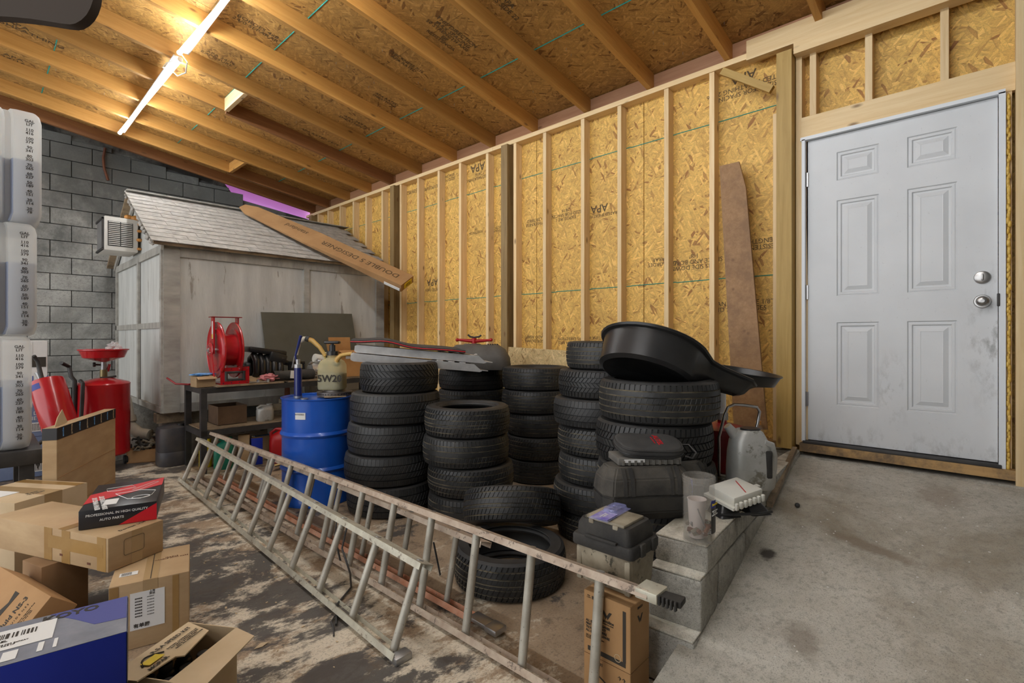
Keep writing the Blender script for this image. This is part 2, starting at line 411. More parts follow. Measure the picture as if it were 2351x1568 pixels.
def rrect(w, d, r, n=5, cx=0, cy=0, z=0):
    out = []
    r = min(r, w/2-1e-4, d/2-1e-4)
    for sx, sy, a0 in ((1, 1, 0), (-1, 1, PI/2), (-1, -1, PI), (1, -1, 3*PI/2)):
        for i in range(n):
            a = a0+PI/2*i/(n-1)
            out.append((cx+sx*(w/2-r)+r*math.cos(a), cy+sy*(d/2-r)+r*math.sin(a), z))
    return out
def bpoly(bm, pts, th, n=None):
    """flat outline given thickness th along its normal"""
    pts = [Vector(p) for p in pts]
    if n is None: n = (pts[1]-pts[0]).cross(pts[-1]-pts[0]).normalized()
    a = [bm.verts.new(p) for p in pts]; b = [bm.verts.new(p+n*th) for p in pts]
    bm.faces.new(a[::-1]); bm.faces.new(b)
    for i in range(len(a)):
        j = (i+1) % len(a); bm.faces.new((a[i], a[j], b[j], b[i]))
def finish(name, bm, mat, smooth=True, ang=38):
    bmesh.ops.recalc_face_normals(bm, faces=bm.faces[:])
    if smooth:
        th = math.radians(ang)
        for f in bm.faces: f.smooth = True
        for e in bm.edges:
            e.smooth = (len(e.link_faces) == 2 and e.calc_face_angle(0) < th)
    me = bpy.data.meshes.new(name); bm.to_mesh(me); bm.free()
    me.materials.append(mat); return me
def obj(name, bm, mat, parent=None, smooth=True, ang=38, **props):
    me = bm if isinstance(bm, bpy.types.Mesh) else finish(name, bm, mat, smooth, ang)
    o = bpy.data.objects.new(name, me); C.objects.link(o)
    if parent: o.parent = parent
    for k, v in props.items(): o[k] = v
    return o
def tag(o, label, cat, group=None):
    o['label'] = label; o['category'] = cat
    if group: o['group'] = group
    return o
def thing(name, label, cat, loc=(0, 0, 0), rotz=0, group=None, rot=None):
    o = bpy.data.objects.new(name, None); C.objects.link(o); o.location = loc
    o.empty_display_size = .1
    if rot is not None: o.rotation_euler = rot.to_euler() if isinstance(rot, Matrix) else rot
    else: o.rotation_euler = (0, 0, rotz)
    return tag(o, label, cat, group)
def mk(fn, *a, **k):
    bm = bmesh.new(); fn(bm, *a, **k); return bm
def struct(name, bm, mat, parent=None, smooth=False):
    o = obj(name, bm, mat, parent, smooth)
    if parent is None: o['kind'] = 'structure'
    return o
_bc = {}
def board(name, p0, p1, wd, th, mat, parent, wdir=(0, 0, 1), bev=0, label=None):
    """lumber from p0 to p1 (centre line); wd along wdir, th across"""
    p0 = Vector(p0); p1 = Vector(p1); L = (p1-p0).length
    key = (round(L, 3), wd, th, mat.name, bev)
    if key not in _bc:
        bm = bmesh.new(); bbox(bm, (0, 0, 0), (L, th, wd), bev=bev, seg=1); _bc[key] = finish(name, bm, mat, False)
    x = (p1-p0).normalized(); z = Vector(wdir); z = (z-x*z.dot(x)).normalized(); y = z.cross(x)
    o = bpy.data.objects.new(name, _bc[key]); C.objects.link(o); o.parent = parent
    mt = Matrix((x, y, z)).transposed().to_4x4(); mt.translation = (p0+p1)/2
    o.matrix_local = mt
    if label: o['label'] = label
    return o
TEXTS = []
def text(name, s, size, loc, u, v, mat, parent, align='CENTER', bold=0., space=1.0, sx=1., ext=.0004, line=1.0):
    cu = bpy.data.curves.new(name, 'FONT'); cu.body = s; cu.size = size; cu.align_x = align; cu.align_y = 'CENTER'
    cu.offset = bold; cu.extrude = ext; cu.space_line = line; cu.space_character = space; cu.resolution_u = 2
    o = bpy.data.objects.new(name, cu); C.objects.link(o)
    u = Vector(u).normalized(); v = Vector(v); v = (v-u*v.dot(u)).normalized(); n = u.cross(v)
    mt = Matrix((u*sx, v, n)).transposed().to_4x4(); mt.translation = Vector(loc)
    TEXTS.append((o, name, mt, parent, mat)); return o
def flush_texts():
    bpy.context.view_layer.update(); dg = bpy.context.evaluated_depsgraph_get()
    for o, name, mt, parent, mat in TEXTS:
        me = bpy.data.meshes.new_from_object(o.evaluated_get(dg)); me.name = name
        me.materials.clear(); me.materials.append(mat)
        n = bpy.data.objects.new(name, me); C.objects.link(n); n.parent = parent; n.matrix_local = mt
        bpy.data.objects.remove(o)
    TEXTS.clear()
X = Vector((1, 0, 0)); Y = Vector((0, 1, 0)); Zu = Vector((0, 0, 1))
# ================================================================== THE SETTING
WX = 3.87                                    # stud faces of the long wall
def zr(x): return 3.35 + .148*(WX-x)         # underside of the rafters
bm = bmesh.new()
bbox(bm, (.3, 4.1, -.06), (8.4, 9.0, .12)); floor = struct('floor', bm, m_floor)
# ramp up to the white door
bm = bmesh.new()
prof = [(-1.0, -.1), (.65, .004), (1.74, .175), (2.4, .285), (3.0, .38), (3.78, .455), (3.79, -.02), (-1.0, -.12)]
N = [(x, z) for x, z in prof]
def edge_y(x): return .742 if x < 1.9 else .742+(x-1.9)*.085
A = [bm.verts.new((x, -.2, z)) for x, z in N]; B = [bm.verts.new((x, edge_y(x), z)) for x, z in N]
bm.faces.new(A); bm.faces.new(B[::-1])
for i in range(len(A)): j = (i+1) % len(A); bm.faces.new((A[i], A[j], B[j], B[i]))
struct('floor_ramp', bm, m_ramp)
# ---- platform of concrete blocks beside the ramp
plat = bpy.data.objects.new('block_ledge', None); C.objects.link(plat); plat['kind'] = 'structure'
def cblock(c, s, mat=m_blkc, top=None, yaw=0, name='concrete_block', label=None):
    bm = bmesh.new(); bbox(bm, (0, 0, 0), s, bev=.008, seg=2)
    rnd = random.Random(int(c[0]*1000)+int(c[2]*77))
    bmesh.ops.subdivide_edges(bm, edges=[e for e in bm.edges if e.calc_length() > .08], cuts=4, use_grid_fill=True)
    for v in bm.verts:
        nn = noise.noise(v.co*28+Vector(c)*9)
        v.co += v.co.normalized()*nn*.004
    o = obj(name, bm, mat, plat, True, 60); o.location = c; o.rotation_euler = (0, 0, yaw)
    if top:
        b2 = bmesh.new(); bbox(b2, (0, 0, s[2]/2+.004), (s[0]*.985, s[1]*.97, .008), bev=.004)
        obj('mortar_cap', b2, m_cap, o)
    return o
yaw = math.radians(4.5)
def ledge_y(x): return .845+(x-1.9)*.08
# bottom course
x = 1.70
for k in range(6):
    cblock((x+.19, ledge_y(x+.19)-.0, .095), (.385, .20, .185), yaw=yaw, top=(k == 0), name='concrete_block'); x += .39
x = 1.775
for k in range(6):
    cblock((x+(.10 if k == 0 else .19), ledge_y(x+.1), .285), ((.2 if k == 0 else .385), .20, .185), yaw=yaw, top=(k == 0)); x += .205 if k == 0 else .39
x = 1.84
for k in range(5):
    cblock((x+.2, ledge_y(x+.2), .43), (.4, .205, .095), yaw=yaw, top=True); x += .407
cblock((3.33, 1.17, .24), (.98, .45, .475), name='concrete_pad', top=True)
# ---- long framed wall
bm = bmesh.new(); bbox(bm, (3.99, 4.1, 1.9), (.03, 8.9, 3.6)); wr = struct('wall_right', bm, m_osbw)
ypan = [-.30, .92, 2.14, 3.36, 4.58, 5.80, 7.02, 8.24]
for i, y0 in enumerate(ypan):
    y1 = min(y0+1.213, 8.5)
    bm = bmesh.new(); bbox(bm, (3.966, (y0+y1)/2, 2.0), (.012, y1-y0, 3.0 if i else 2.9)); obj('osb_panel', bm, m_osbw, wr, False)
bm = bmesh.new(); bbox(bm, (3.93, 4.75, .24), (.14, 7.4, .48)); bbox(bm, (3.90, .4, .225), (.22, 1.3, .47), bev=.02)
struct('trim_1', bm, m_blkc)
SX = WX+.045
for y0 in [1.532, 1.905, 2.345, 2.737, 3.197, 3.60, 4.019, 4.476, 4.875, 5.293, 5.68, 6.126, 6.55, 6.91, 7.31, 7.705, 8.05]:
    board('stud', (SX, y0-.019, .52), (SX, y0-.019, 3.30), .09, .038, m_stud, wr, wdir=(1, 0, 0))
for y0, mm in ((3.70, m_post), (5.80, m_post), (8.22, m_post)):
    board('post', (WX+.01, y0-.01, .5), (WX+.01, y0-.01, 3.30), .12, .09, mm, wr, wdir=(1, 0, 0), label='dark treated post')
board('stud', (SX+.02, 1.07, .52), (SX+.02, 1.07, 2.86), .06, .038, m_stud, wr, wdir=(1, 0, 0), label='short stud beside the treated post')
board('post', (WX-.03, .985, .5), (WX-.03, .985, 3.22), .12, .095, m_postg, wr, wdir=(1, 0, 0), label='olive treated door post')
for y0 in (.925, .888):
    board('jamb_stud', (SX, y0-.010, .52), (SX, y0-.010, 3.19 if y0 > .9 else 2.61), .09, .036, m_bright, wr, wdir=(1, 0, 0))
board('sole_plate', (SX-.01, 1.0, .50), (SX-.01, 8.4, .50), .11, .04, m_sill, wr, wdir=(1, 0, 0))
# top plate in three lengths
for a, b_ in ((.9, 3.9), (3.903, 6.2), (6.203, 8.45)):
    board('top_plate', (SX-.003, a, 3.322), (SX-.003, b_, 3.322), .10, .042, m_bright, wr, wdir=(1, 0, 0))
# header and beam over the door
board('door_header', (WX+.02, .90, 2.685), (WX+.02, -.14, 2.685), .155, .05, m_bright, wr, label='door header with dark knots')
board('beam_board', (WX-.03, 1.24, 3.335), (WX-.03, -.19, 3.335), .14, .06, m_bright, wr, label='upper pine beam board')
board('beam_board', (WX-.025, .93, 3.222), (WX-.025, -.19, 3.222), .075, .10, m_bright, wr, label='lower pine beam board')
for y0 in (.83, .52, .155):
    board('cripple_stud', (SX, y0, 2.765), (SX, y0, 3.185), .09, .038, m_stud, wr, wdir=(1, 0, 0))
board('jamb_stud', (SX, -.105, .52), (SX, -.105, 2.61), .09, .04, m_bright, wr, wdir=(1, 0, 0))
board('post', (WX+.0, -.16, .45), (WX+.0, -.16, 3.25), .11, .045, m_bright, wr, wdir=(1, 0, 0), label='pine stud in the corner by the block wall')
board('brace', pt(1658, 164, x=WX-.02), pt(1772, 206, x=WX-.02), .05, .035, m_postg, wr, wdir=(0, 0, 1), label='short diagonal brace')
board('threshold_board', (WX-.02, .90, .515), (WX-.02, -.19, .512), .055, .06, m_sill, wr)
# chalk lines and print on the boards
bm = bmesh.new()
for zz in (1.715, 2.94):
    for i in range(18):
        y0 = 1.0+i*.42; 
        btube(bm, [(3.958, y0, zz+random.uniform(-.004, .004)), (3.958, y0+.42, zz+random.uniform(-.004, .004))], .0035, 4)
obj('chalk_line', bm, m_green, wr)
EX = 3.9585
def stamp(s, size, y, z, flip=False, bold=.0, sx=1., line=.9):
    u = Vector((0, -1, 0)); v = Zu.copy()
    if flip: u = -u; v = -v
    text('printed_stamp', s, size, (EX, y, z), u, v, m_inkosb, wr, bold=bold, sx=sx, line=line)
for px, py, s, sz, fl in [
    (1096, 384, 'APA', .13, 1), (1098, 404, 'RATED SHEATHING\n24/16', .05, 1), (1030, 408, 'SIZED FOR\nSPACING', .05, 1), (985, 432, 'EXPOSURE 1', .06, 1), (945, 440, '509 PS2', .07, 1),
    (992, 648, 'APA', .12, 1), (992, 665, 'RATED SHEA', .05, 1),
    (1375, 478, 'APA', .10, 1), (1378, 494, 'RATED SHEATHING', .04, 1), (1298, 492, 'EXPOSURE 1\nSIZED FOR SPACING\n24/16', .045, 1), (1226, 510, 'THICKNESS\nCERTIFIED', .045, 1), (1150, 524, 'STRENGTH AXIS\nTHIS DIRECTION', .04, 1), (1092, 530, 'RESISTENCIA\nEJE', .04, 1),
    (1235, 778, 'THIS SIDE DOWN\nESTE LADO ABAJO', .045, 1), (1310, 782, 'STRENGTH AXIS\nTHIS DIRECTION', .042, 1), (1380, 776, 'EJE RESISTENCIA', .04, 1),
    (1706, 176, 'APA', .10, 1), (1708, 205, 'SIZED FOR SPACING\nRATED SHEATHING 24/16', .05, 1), (1592, 600, 'THIS SIDE DOWN\nSPACE AND BORDES\n1/8"', .05, 1), (1520, 600, 'OSB BORDES\nSEPARAR', .045, 1), (1740, 560, 'RESISTENCIA\nSTRENGTH AXIS', .05, 1), (1735, 700, 'SPACE 1/8"\nEDGES', .05, 0), (1660, 705, 'PANEL\nAND SEP', .05, 0), (1460, 782, 'EJE 1 1/8', .05, 1)]:
    q = pt(px, py, x=EX); stamp(s, sz, q.y, q.z, bool(fl), bold=.001 if sz > .09 else 0)
# ---- door
dr = bpy.data.objects.new('door_1', None); C.objects.link(dr); dr['kind'] = 'structure'
Y0, Y1, Z0, Z1 = -.069, .868, .565, 2.592
DX = WX
colr = [(.099, .327), (.4655, .693)]; rows = [(.812, 1.357), (1.53, 2.16), (2.29, 2.477)]
bm = bmesh.new()
bbox(bm, (DX+.030, (Y0+Y1)/2, (Z0+Z1)/2), (.028, Y1-Y0, Z1-Z0))
ys = [Y0, colr[0][0], colr[0][1], colr[1][0], colr[1][1], Y1]
for a, b_ in ((0, 1), (2, 3), (4, 5)):
    bbox(bm, (DX+.008, (ys[a]+ys[b_])/2, (Z0+Z1)/2), (.016, ys[b_]-ys[a], Z1-Z0))
zs = [Z0, rows[0][0], rows[0][1], rows[1][0], rows[1][1], rows[2][0], rows[2][1], Z1]
for c0, c1 in colr:
    for a, b_ in ((0, 1), (2, 3), (4, 5), (6, 7)):
        bbox(bm, (DX+.008, (c0+c1)/2, (zs[a]+zs[b_])/2), (.016, c1-c0, zs[b_]-zs[a]))
obj('door_leaf', bm, m_door, dr, False)
for c0, c1 in colr:
    for r0, r1 in rows:
        bm = bmesh.new(); cy, cz = (c0+c1)/2, (r0+r1)/2; w2, h2 = (c1-c0)/2, (r1-r0)/2
        secs = []
        for ins, dx in ((0, .0), (.006, .007), (.012, .004), (.022, .004), (.028, .012), (.038, .012), (.062, .002), (.066, .003)):
            a, b_ = w2-ins, h2-ins
            secs.append([(DX+dx, cy-a, cz-b_), (DX+dx, cy+a, cz-b_), (DX+dx, cy+a, cz+b_), (DX+dx, cy-a, cz+b_)])
        bloft(bm, secs, False); bm.faces.new([v for v in bm.verts][-4:])
        obj('door_panel', bm, m_door, dr, False)
bm = bmesh.new()
bbox(bm, (DX+.0, Y1+.012, (Z0+Z1)/2), (.07, .02, Z1-Z0+.02)); bbox(bm, (DX, Y0-.017, (Z0+Z1)/2-.02), (.07, .028, Z1-Z0+.06))
bbox(bm, (DX, (Y0+Y1)/2, Z1+.014), (.07, Y1-Y0+.06, .022)); obj('door_frame', bm, m_trimw, dr, False)
bm = bmesh.new(); bbox(bm, (DX+.015, (Y0+Y1)/2, Z0-.016), (.12, Y1-Y0+.03, .022), bev=.004); obj('threshold', bm, m_blkm, dr)
def knob(z, lever):
    h = bpy.data.objects.new('door_knob' if lever else 'deadbolt', None)
    bm = bmesh.new(); RM = Matrix.Rotation(-PI/2, 3, 'Y')
    if lever: blathe(bm, [(0, .062), (.018, .060), (.027, .052), (.029, .043), (.024, .034), (.014, .028), (.013, .012), (.034, .010), (.038, .003), (.038, 0), (0, 0)], 32, (DX-.0, -.007, z), RM)
    else:
        blathe(bm, [(0, .014), (.022, .014), (.034, .009), (.037, 0), (0, 0)], 32, (DX, -.007, z), RM)
        bbox(bm, (DX-.02, -.007, z), (.022, .010, .036), bev=.004)
    obj('door_knob' if lever else 'deadbolt', bm, m_nickel, dr)
    if lever:
        bm = bmesh.new(); bcyl(bm, (DX-.066, -.007, z), (DX-.060, -.007, z), .009); obj('thumb_turn', bm, m_steel, dr)
knob(1.461, True); knob(1.596, False)
for zz in (.84, 1.565, 2.33):
    bm = bmesh.new(); bbox(bm, (DX-.006, Y1+.004, zz), (.012, .03, .095)); bcyl(bm, (DX-.014, Y1+.004, zz-.05), (DX-.014, Y1+.004, zz+.05), .007, seg=10); obj('hinge', bm, m_nickel, dr)
bm = bmesh.new(); bbox(bm, (DX-.035, Y0-.002, 1.465), (.012, .012, .07), bev=.003); obj('strike_plate', bm, m_blkm, dr)
rnd = random.Random(3)
for yy, xs, zlo, zhi in ((Y1+.028, DX+.02, .6, 2.55), (Y0-.042, DX-.022, .55, 2.58)):
    bm = bmesh.new(); zz = zlo
    while zz < zhi:
        r = rnd.uniform(.006, .015)
        bmesh.ops.create_icosphere(bm, subdivisions=1, radius=r, matrix=Matrix.Translation((xs+rnd.uniform(-.004, .006), yy+rnd.uniform(-.004, .004), zz)) @ Matrix.Diagonal((1, .7, 1.8, 1)))
        zz += r*1.3
    obj('sealing_foam', bm, m_foam, dr, True, 80)
# ---- ceiling: sheathing, rafters, blocking
bm = bmesh.new()
def slab(bm, x0, x1, y0, y1, dz, th):
    L = [Vector((x, y, zr(x)+dz+t)) for t in (0, th) for x, y in ((x0, y0), (x1, y0), (x1, y1), (x0, y1))]
    vs = [bm.verts.new(p) for p in L]
    for f in ((0, 1, 2, 3), (7, 6, 5, 4), (0, 4, 5, 1), (1, 5, 6, 2), (2, 6, 7, 3), (3, 7, 4, 0)): bm.faces.new([vs[i] for i in f])
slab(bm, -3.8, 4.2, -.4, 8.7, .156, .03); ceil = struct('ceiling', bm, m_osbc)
RD = .142
xs = [4.15, 3.11-.61, 3.11-.61-1.22, .06, -1.16, -2.38, -3.7]
for i in range(6):
    off = 1.1 if i % 2 else 0
    yy = -.4-off
    while yy < 8.7:
        a, b_ = max(yy, -.4), min(yy+2.44, 8.7)
        if b_-a > .05:
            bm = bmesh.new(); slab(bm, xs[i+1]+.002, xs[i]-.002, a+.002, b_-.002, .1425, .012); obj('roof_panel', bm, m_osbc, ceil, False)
        yy += 2.44
ry = [.17+.61*k for k in range(14)]
ry = [.174, .784, 1.394, 2.038, 2.678, 3.318, 3.929, 4.578, 5.265, 5.857, 6.468, 7.08, 7.69, 8.22]
def rafter(y, x0, x1, mat, dz=0):
    return board('rafter', (x0, y, zr(x0)+RD/2-.001+dz), (x1, y, zr(x1)+RD/2-.001+dz), RD-.002, .042, mat, ceil)
for i, y in enumerate(ry):
    if abs(y-5.857) < .01:
        rafter(y, -3.7, 1.80, m_raft); rafter(y+.045, 1.83, 3.97, m_raft2)
    elif abs(y-7.69) < .01:
        rafter(y, -3.7, 2.42, m_raft); rafter(y+.045, 2.42, 3.97, m_raft2)
    elif y > 8: rafter(y, -3.7, 3.97, m_raft2)
    else: rafter(y, -3.7, 3.97, m_raft)
board('blocking', (1.81, 5.285, zr(1.81)+.062), (1.81, 5.836, zr(1.81)+.062), .13, .04, m_bright, ceil)
board('blocking', (2.43, 7.10, zr(2.43)+.062), (2.43, 7.67, zr(2.43)+.062), .13, .04, m_raft, ceil)
for a, b_ in zip(ry, ry[1:]):
    if b_ < 8.3: board('blocking', (3.93, a+.022, zr(3.93)+.07), (3.93, b_-.022, zr(3.93)+.07), .13, .04, m_blk, ceil)
# shingle nails poking through and chalk lines
bm = bmesh.new(); rnd = random.Random(11)
for k in range(170):
    x = rnd.uniform(.2, 3.8); y = rnd.uniform(1.2, 8.0)
    if min(abs(y-q) for q in ry) < .04: continue
    z = zr(x)+.1425; bcyl(bm, (x, y, z), (x+rnd.uniform(-.004, .004), y, z-.022), .0022, .001, 5)
obj('roofing_nails', bm, m_steel, ceil, kind='stuff')
bm = bmesh.new()
for x in (.5, 1.8, 3.11):
    btube(bm, [(x+.004*math.sin(i), 0+i*.45, zr(x)+.1415) for i in range(19)], .005, 4)
obj('chalk_line', bm, m_green, ceil)
rc = Vector((1, 0, -.148)).normalized()
for px, py, s, sz in [(350, 95, 'STRENGTH AXIS\nEJE\nRESISTENCIA', .07), (40, 62, 'APA\n24/16 SHEATHING', .08), (30, 135, 'APA\n24/16', .08), (505, 135, 'APA 24/16\nEXPOSURE 1', .055), (590, 65, 'BORDES 4x8\n24/0 SEPARAR', .06), (930, 145, 'THICKNESS 7/16\nAPA RATED', .05), (1045, 78, 'THIS DIRECTION\nMAX SPACING', .055), (1020, 88, '50 STRENGTH AXIS\nEJE\nRESISTENCIA', .05), (885, 230, 'APA RATED\nSHEATHING', .05), (1160, 10, 'APA\nTHIS SIDE 22', .06), (470, 315, 'EXPOSURE 1', .06), (735, 315, 'APA RATED 24/16', .06), (812, 280, 'APA 24/16\nSHEATHING', .06)]:
    k = (px-1175)/FOC; v = (774-py)/FOC; d = FW+RT*k+Vector((0, 0, v))
    t = (zr(0)+.1405-H)/(d.z+.148*d.x); q = Vector((0, 0, H))+d*t
    q.z -= .0006
    text('printed_stamp', s, sz, q, rc, Vector((0, -1, 0)), m_inkosb, ceil, line=.9)
# ---- block wall at the back, block by block
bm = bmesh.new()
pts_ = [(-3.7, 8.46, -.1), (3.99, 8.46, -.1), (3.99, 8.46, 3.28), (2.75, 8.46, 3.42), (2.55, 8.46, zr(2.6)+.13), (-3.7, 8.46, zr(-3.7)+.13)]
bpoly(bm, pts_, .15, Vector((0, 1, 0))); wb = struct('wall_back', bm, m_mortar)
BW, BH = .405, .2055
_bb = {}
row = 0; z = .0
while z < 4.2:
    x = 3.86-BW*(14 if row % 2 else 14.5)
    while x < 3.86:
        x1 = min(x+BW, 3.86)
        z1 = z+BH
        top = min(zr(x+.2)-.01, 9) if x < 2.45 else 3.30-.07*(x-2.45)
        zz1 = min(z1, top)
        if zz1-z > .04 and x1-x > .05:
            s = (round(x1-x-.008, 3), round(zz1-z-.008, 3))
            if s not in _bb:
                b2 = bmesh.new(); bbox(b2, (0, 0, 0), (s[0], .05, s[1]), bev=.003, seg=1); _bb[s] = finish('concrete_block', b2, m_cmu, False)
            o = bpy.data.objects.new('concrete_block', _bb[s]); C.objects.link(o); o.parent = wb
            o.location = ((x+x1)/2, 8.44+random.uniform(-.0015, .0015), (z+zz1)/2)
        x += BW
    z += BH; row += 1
# broken mortar patch and rusty strap on the wall
bm = bmesh.new(); q = pt(241, 378, y=8.39)
btube(bm, [q+Vector((0, 0, .22)), q+Vector((-.02, 0, .08)), q+Vector((-.01, 0, -.05)), q+Vector((.03, 0, -.2))], .016, 6)
tag(obj('rusty_strap', bm, m_rust), 'rusty bent metal strap high on the soot stained block wall', 'strap')
# lilac sheet glowing in the gap over the wall
bm = bmesh.new(); bpoly(bm, [(2.5, 8.63, 3.3), (4.3, 8.63, 3.1), (4.3, 8.63, 3.60), (2.5, 8.63, 3.75)], .004, Vector((0, 1, 0)))
tag(obj('plastic_sheet', bm, m_lilac), 'lilac pink plastic sheet glowing in the gap above the block wall', 'sheet')
# ---- block wall beside the camera (right edge)
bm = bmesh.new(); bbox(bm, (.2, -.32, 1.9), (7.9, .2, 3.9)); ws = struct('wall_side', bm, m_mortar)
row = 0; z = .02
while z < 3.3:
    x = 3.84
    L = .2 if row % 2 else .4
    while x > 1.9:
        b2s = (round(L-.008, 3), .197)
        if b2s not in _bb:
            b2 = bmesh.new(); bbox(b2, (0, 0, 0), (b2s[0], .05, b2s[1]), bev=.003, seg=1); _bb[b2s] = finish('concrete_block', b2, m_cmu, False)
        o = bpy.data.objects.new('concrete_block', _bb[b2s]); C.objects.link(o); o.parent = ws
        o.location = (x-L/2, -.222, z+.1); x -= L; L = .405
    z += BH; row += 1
# ================================================================== LIGHT TUBES
def tube_lamp(p0, p1, label):
    p0 = Vector(p0); p1 = Vector(p1)
    t = thing('led_tube_light', label, 'lamp', (p0+p1)/2, group='led tubes in a line under the rafters')
    a = p0-(p0+p1)/2; b_ = -a
    up = Vector((0, 0, .035))
    bm = bmesh.new(); bcyl(bm, a+b_*.02, b_-b_*.02, .0165, seg=16); obj('diffuser_tube', bm, m_led, t)
    bm = bmesh.new(); bbox(bm, (0, 0, .020), (.046, (p1-p0).length*.99, .014), bev=.003); obj('channel', bm, m_trimw, t)
    for s in (a, b_):
        bm = bmesh.new(); bcyl(bm, s*.995, s*1.004, .021, seg=16); obj('end_cap', bm, m_wp, t)
def tz(x): return zr(x)-.045
tube_lamp((1.17, 7.53, tz(1.17)), (1.22, 5.13, tz(1.22)), 'far led tube light, ending above the shed')
tube_lamp((1.19, 5.03, tz(1.19)), (1.28, 2.63, tz(1.28)), 'near led tube light, cut by the top of the photo')
tube_lamp((1.29, 2.5, tz(1.29)), (1.30, .1, tz(1.30)), 'led tube light overhead out of the photo')
for y0, wh in ((2.3, 'near'),):  # extra tube in an unseen second row, added for ambient light
    tube_lamp((-1.6, y0, tz(-1.6)), (-1.6, y0-2.4, tz(-1.6)), '%s added led tube light of an unseen second row, for ambient light' % wh)
bm = bmesh.new(); c0 = Vector((1.2, 5.10, tz(1.2)))
btube(bm, [c0+Vector(p) for p in ((-.01, -.09, .0), (.05, -.06, -.05), (.07, .06, -.09), (.03, .16, -.1), (-.02, .2, -.04), (0, .12, .02))], .005, 6)
btube(bm, [c0+Vector(p) for p in ((0, .08, .0), (-.06, .12, -.03), (-.07, .22, -.04), (0, .26, 0))], .004, 6)
tag(obj('light_cord', bm, m_wp), 'white loop of cord joining the two led tubes', 'cord')
# blurred brown thing at the top left corner
q0 = pt(60, 10, Z=1.0)
bm = bmesh.new()
out = [pt(a, b_, Z=1.0) for a, b_ in ((-260, -120), (222, -120), (217, -30), (213, 0), (207, 18), (198, 34), (186, 46), (172, 54), (160, 56), (140, 54), (110, 49), (70, 43), (30, 39), (-20, 36), (-120, 38), (-260, 30))]
bpoly(bm, out, .02, FW); tag(obj('hanging_shade', bm, m_brown), 'dark brown curved shade hanging close at the upper left corner', 'shade')
# ================================================================== SHED
sh = thing('garden_shed', 'weathered grey plywood garden shed with shingled gable roof, raised on blocks by the block wall', 'shed', (2.54, 7.13, .5))
SXW, SYD, SH = 2.54, 2.40, 1.70      # width, depth, wall height (local origin at base centre)
def L(x, y, z): return Vector((x-2.54, y-7.13, z-.5))
x0, x1, y0, y1 = 1.27, 3.80, 5.95, 8.31
bm = bmesh.new(); bbox(bm, L((x0+x1)/2, y0+.02, 1.35), (x1-x0, .03, 1.70)); obj('front_panel', bm, m_shed, sh, False)
bm = bmesh.new()
bpoly(bm, [L(x0, y0, .5), L(x0, y1, .5), L(x0, y1, 2.17), L(x0, 7.13, 2.84), L(x0, y0, 2.17)], .03, X); obj('gable_panel', bm, m_shed, sh, False)
bm = bmesh.new()
bpoly(bm, [L(x1-.03, y0, .5), L(x1-.03, y1, .5), L(x1-.03, y1, 2.17), L(x1-.03, 7.13, 2.84), L(x1-.03, y0, 2.17)], .03, X); obj('gable_panel', bm, m_shed, sh, False)
bm = bmesh.new(); bbox(bm, L((x0+x1)/2, y1-.02, 1.35), (x1-x0, .03, 1.70)); obj('rear_panel', bm, m_shed, sh, False)
bm = bmesh.new(); bbox(bm, L((x0+x1)/2, 7.13, .52), (x1-x0, y1-y0, .06)); obj('floor_deck', bm, m_ply, sh, False)
def batt(p0, p1, w_, wdir, label=None):
    return board('trim_board', L(*p0), L(*p1), w_, .022, m_shedt, sh, wdir=wdir, label=label)
f = y0-.008
batt((x0+.07, f, .5), (x0+.07, f, 2.15), .14, X); batt((x0-.01, y0+.02, .5), (x0-.01, y0+.02, 2.15), .06, Y)
batt((x1-.07, f, .5), (x1-.07, f, 2.15), .12, X)
batt((2.72, f, .5), (2.72, f, 2.10), .065, X)
batt((x0+.14, f+.003, 2.12), (x1, f+.003, 2.12), .09, Zu)
batt((x0+.14, f+.003, .54), (x1, f+.003, .54), .09, Zu)
g = x0-.012
batt((g, y0, 2.14), (g, y1, 2.14), .08, Zu); batt((g, y0, 1.38), (g, y1, 1.38), .06, Zu); batt((g, y0, .53), (g, y1, .53), .06, Zu)
batt((g-.004, 6.98, .5), (g-.004, 6.98, 2.12), .07, Y); batt((g, y1-.03, .5), (g, y1-.03, 2.12), .06, Y)
batt((g-.01, y0-.08, 2.16), (g-.01, 7.13, 2.87), .09, Zu, 'gable rake board'); batt((g-.01, y1+.05, 2.16), (g-.01, 7.13, 2.87), .09, Zu)
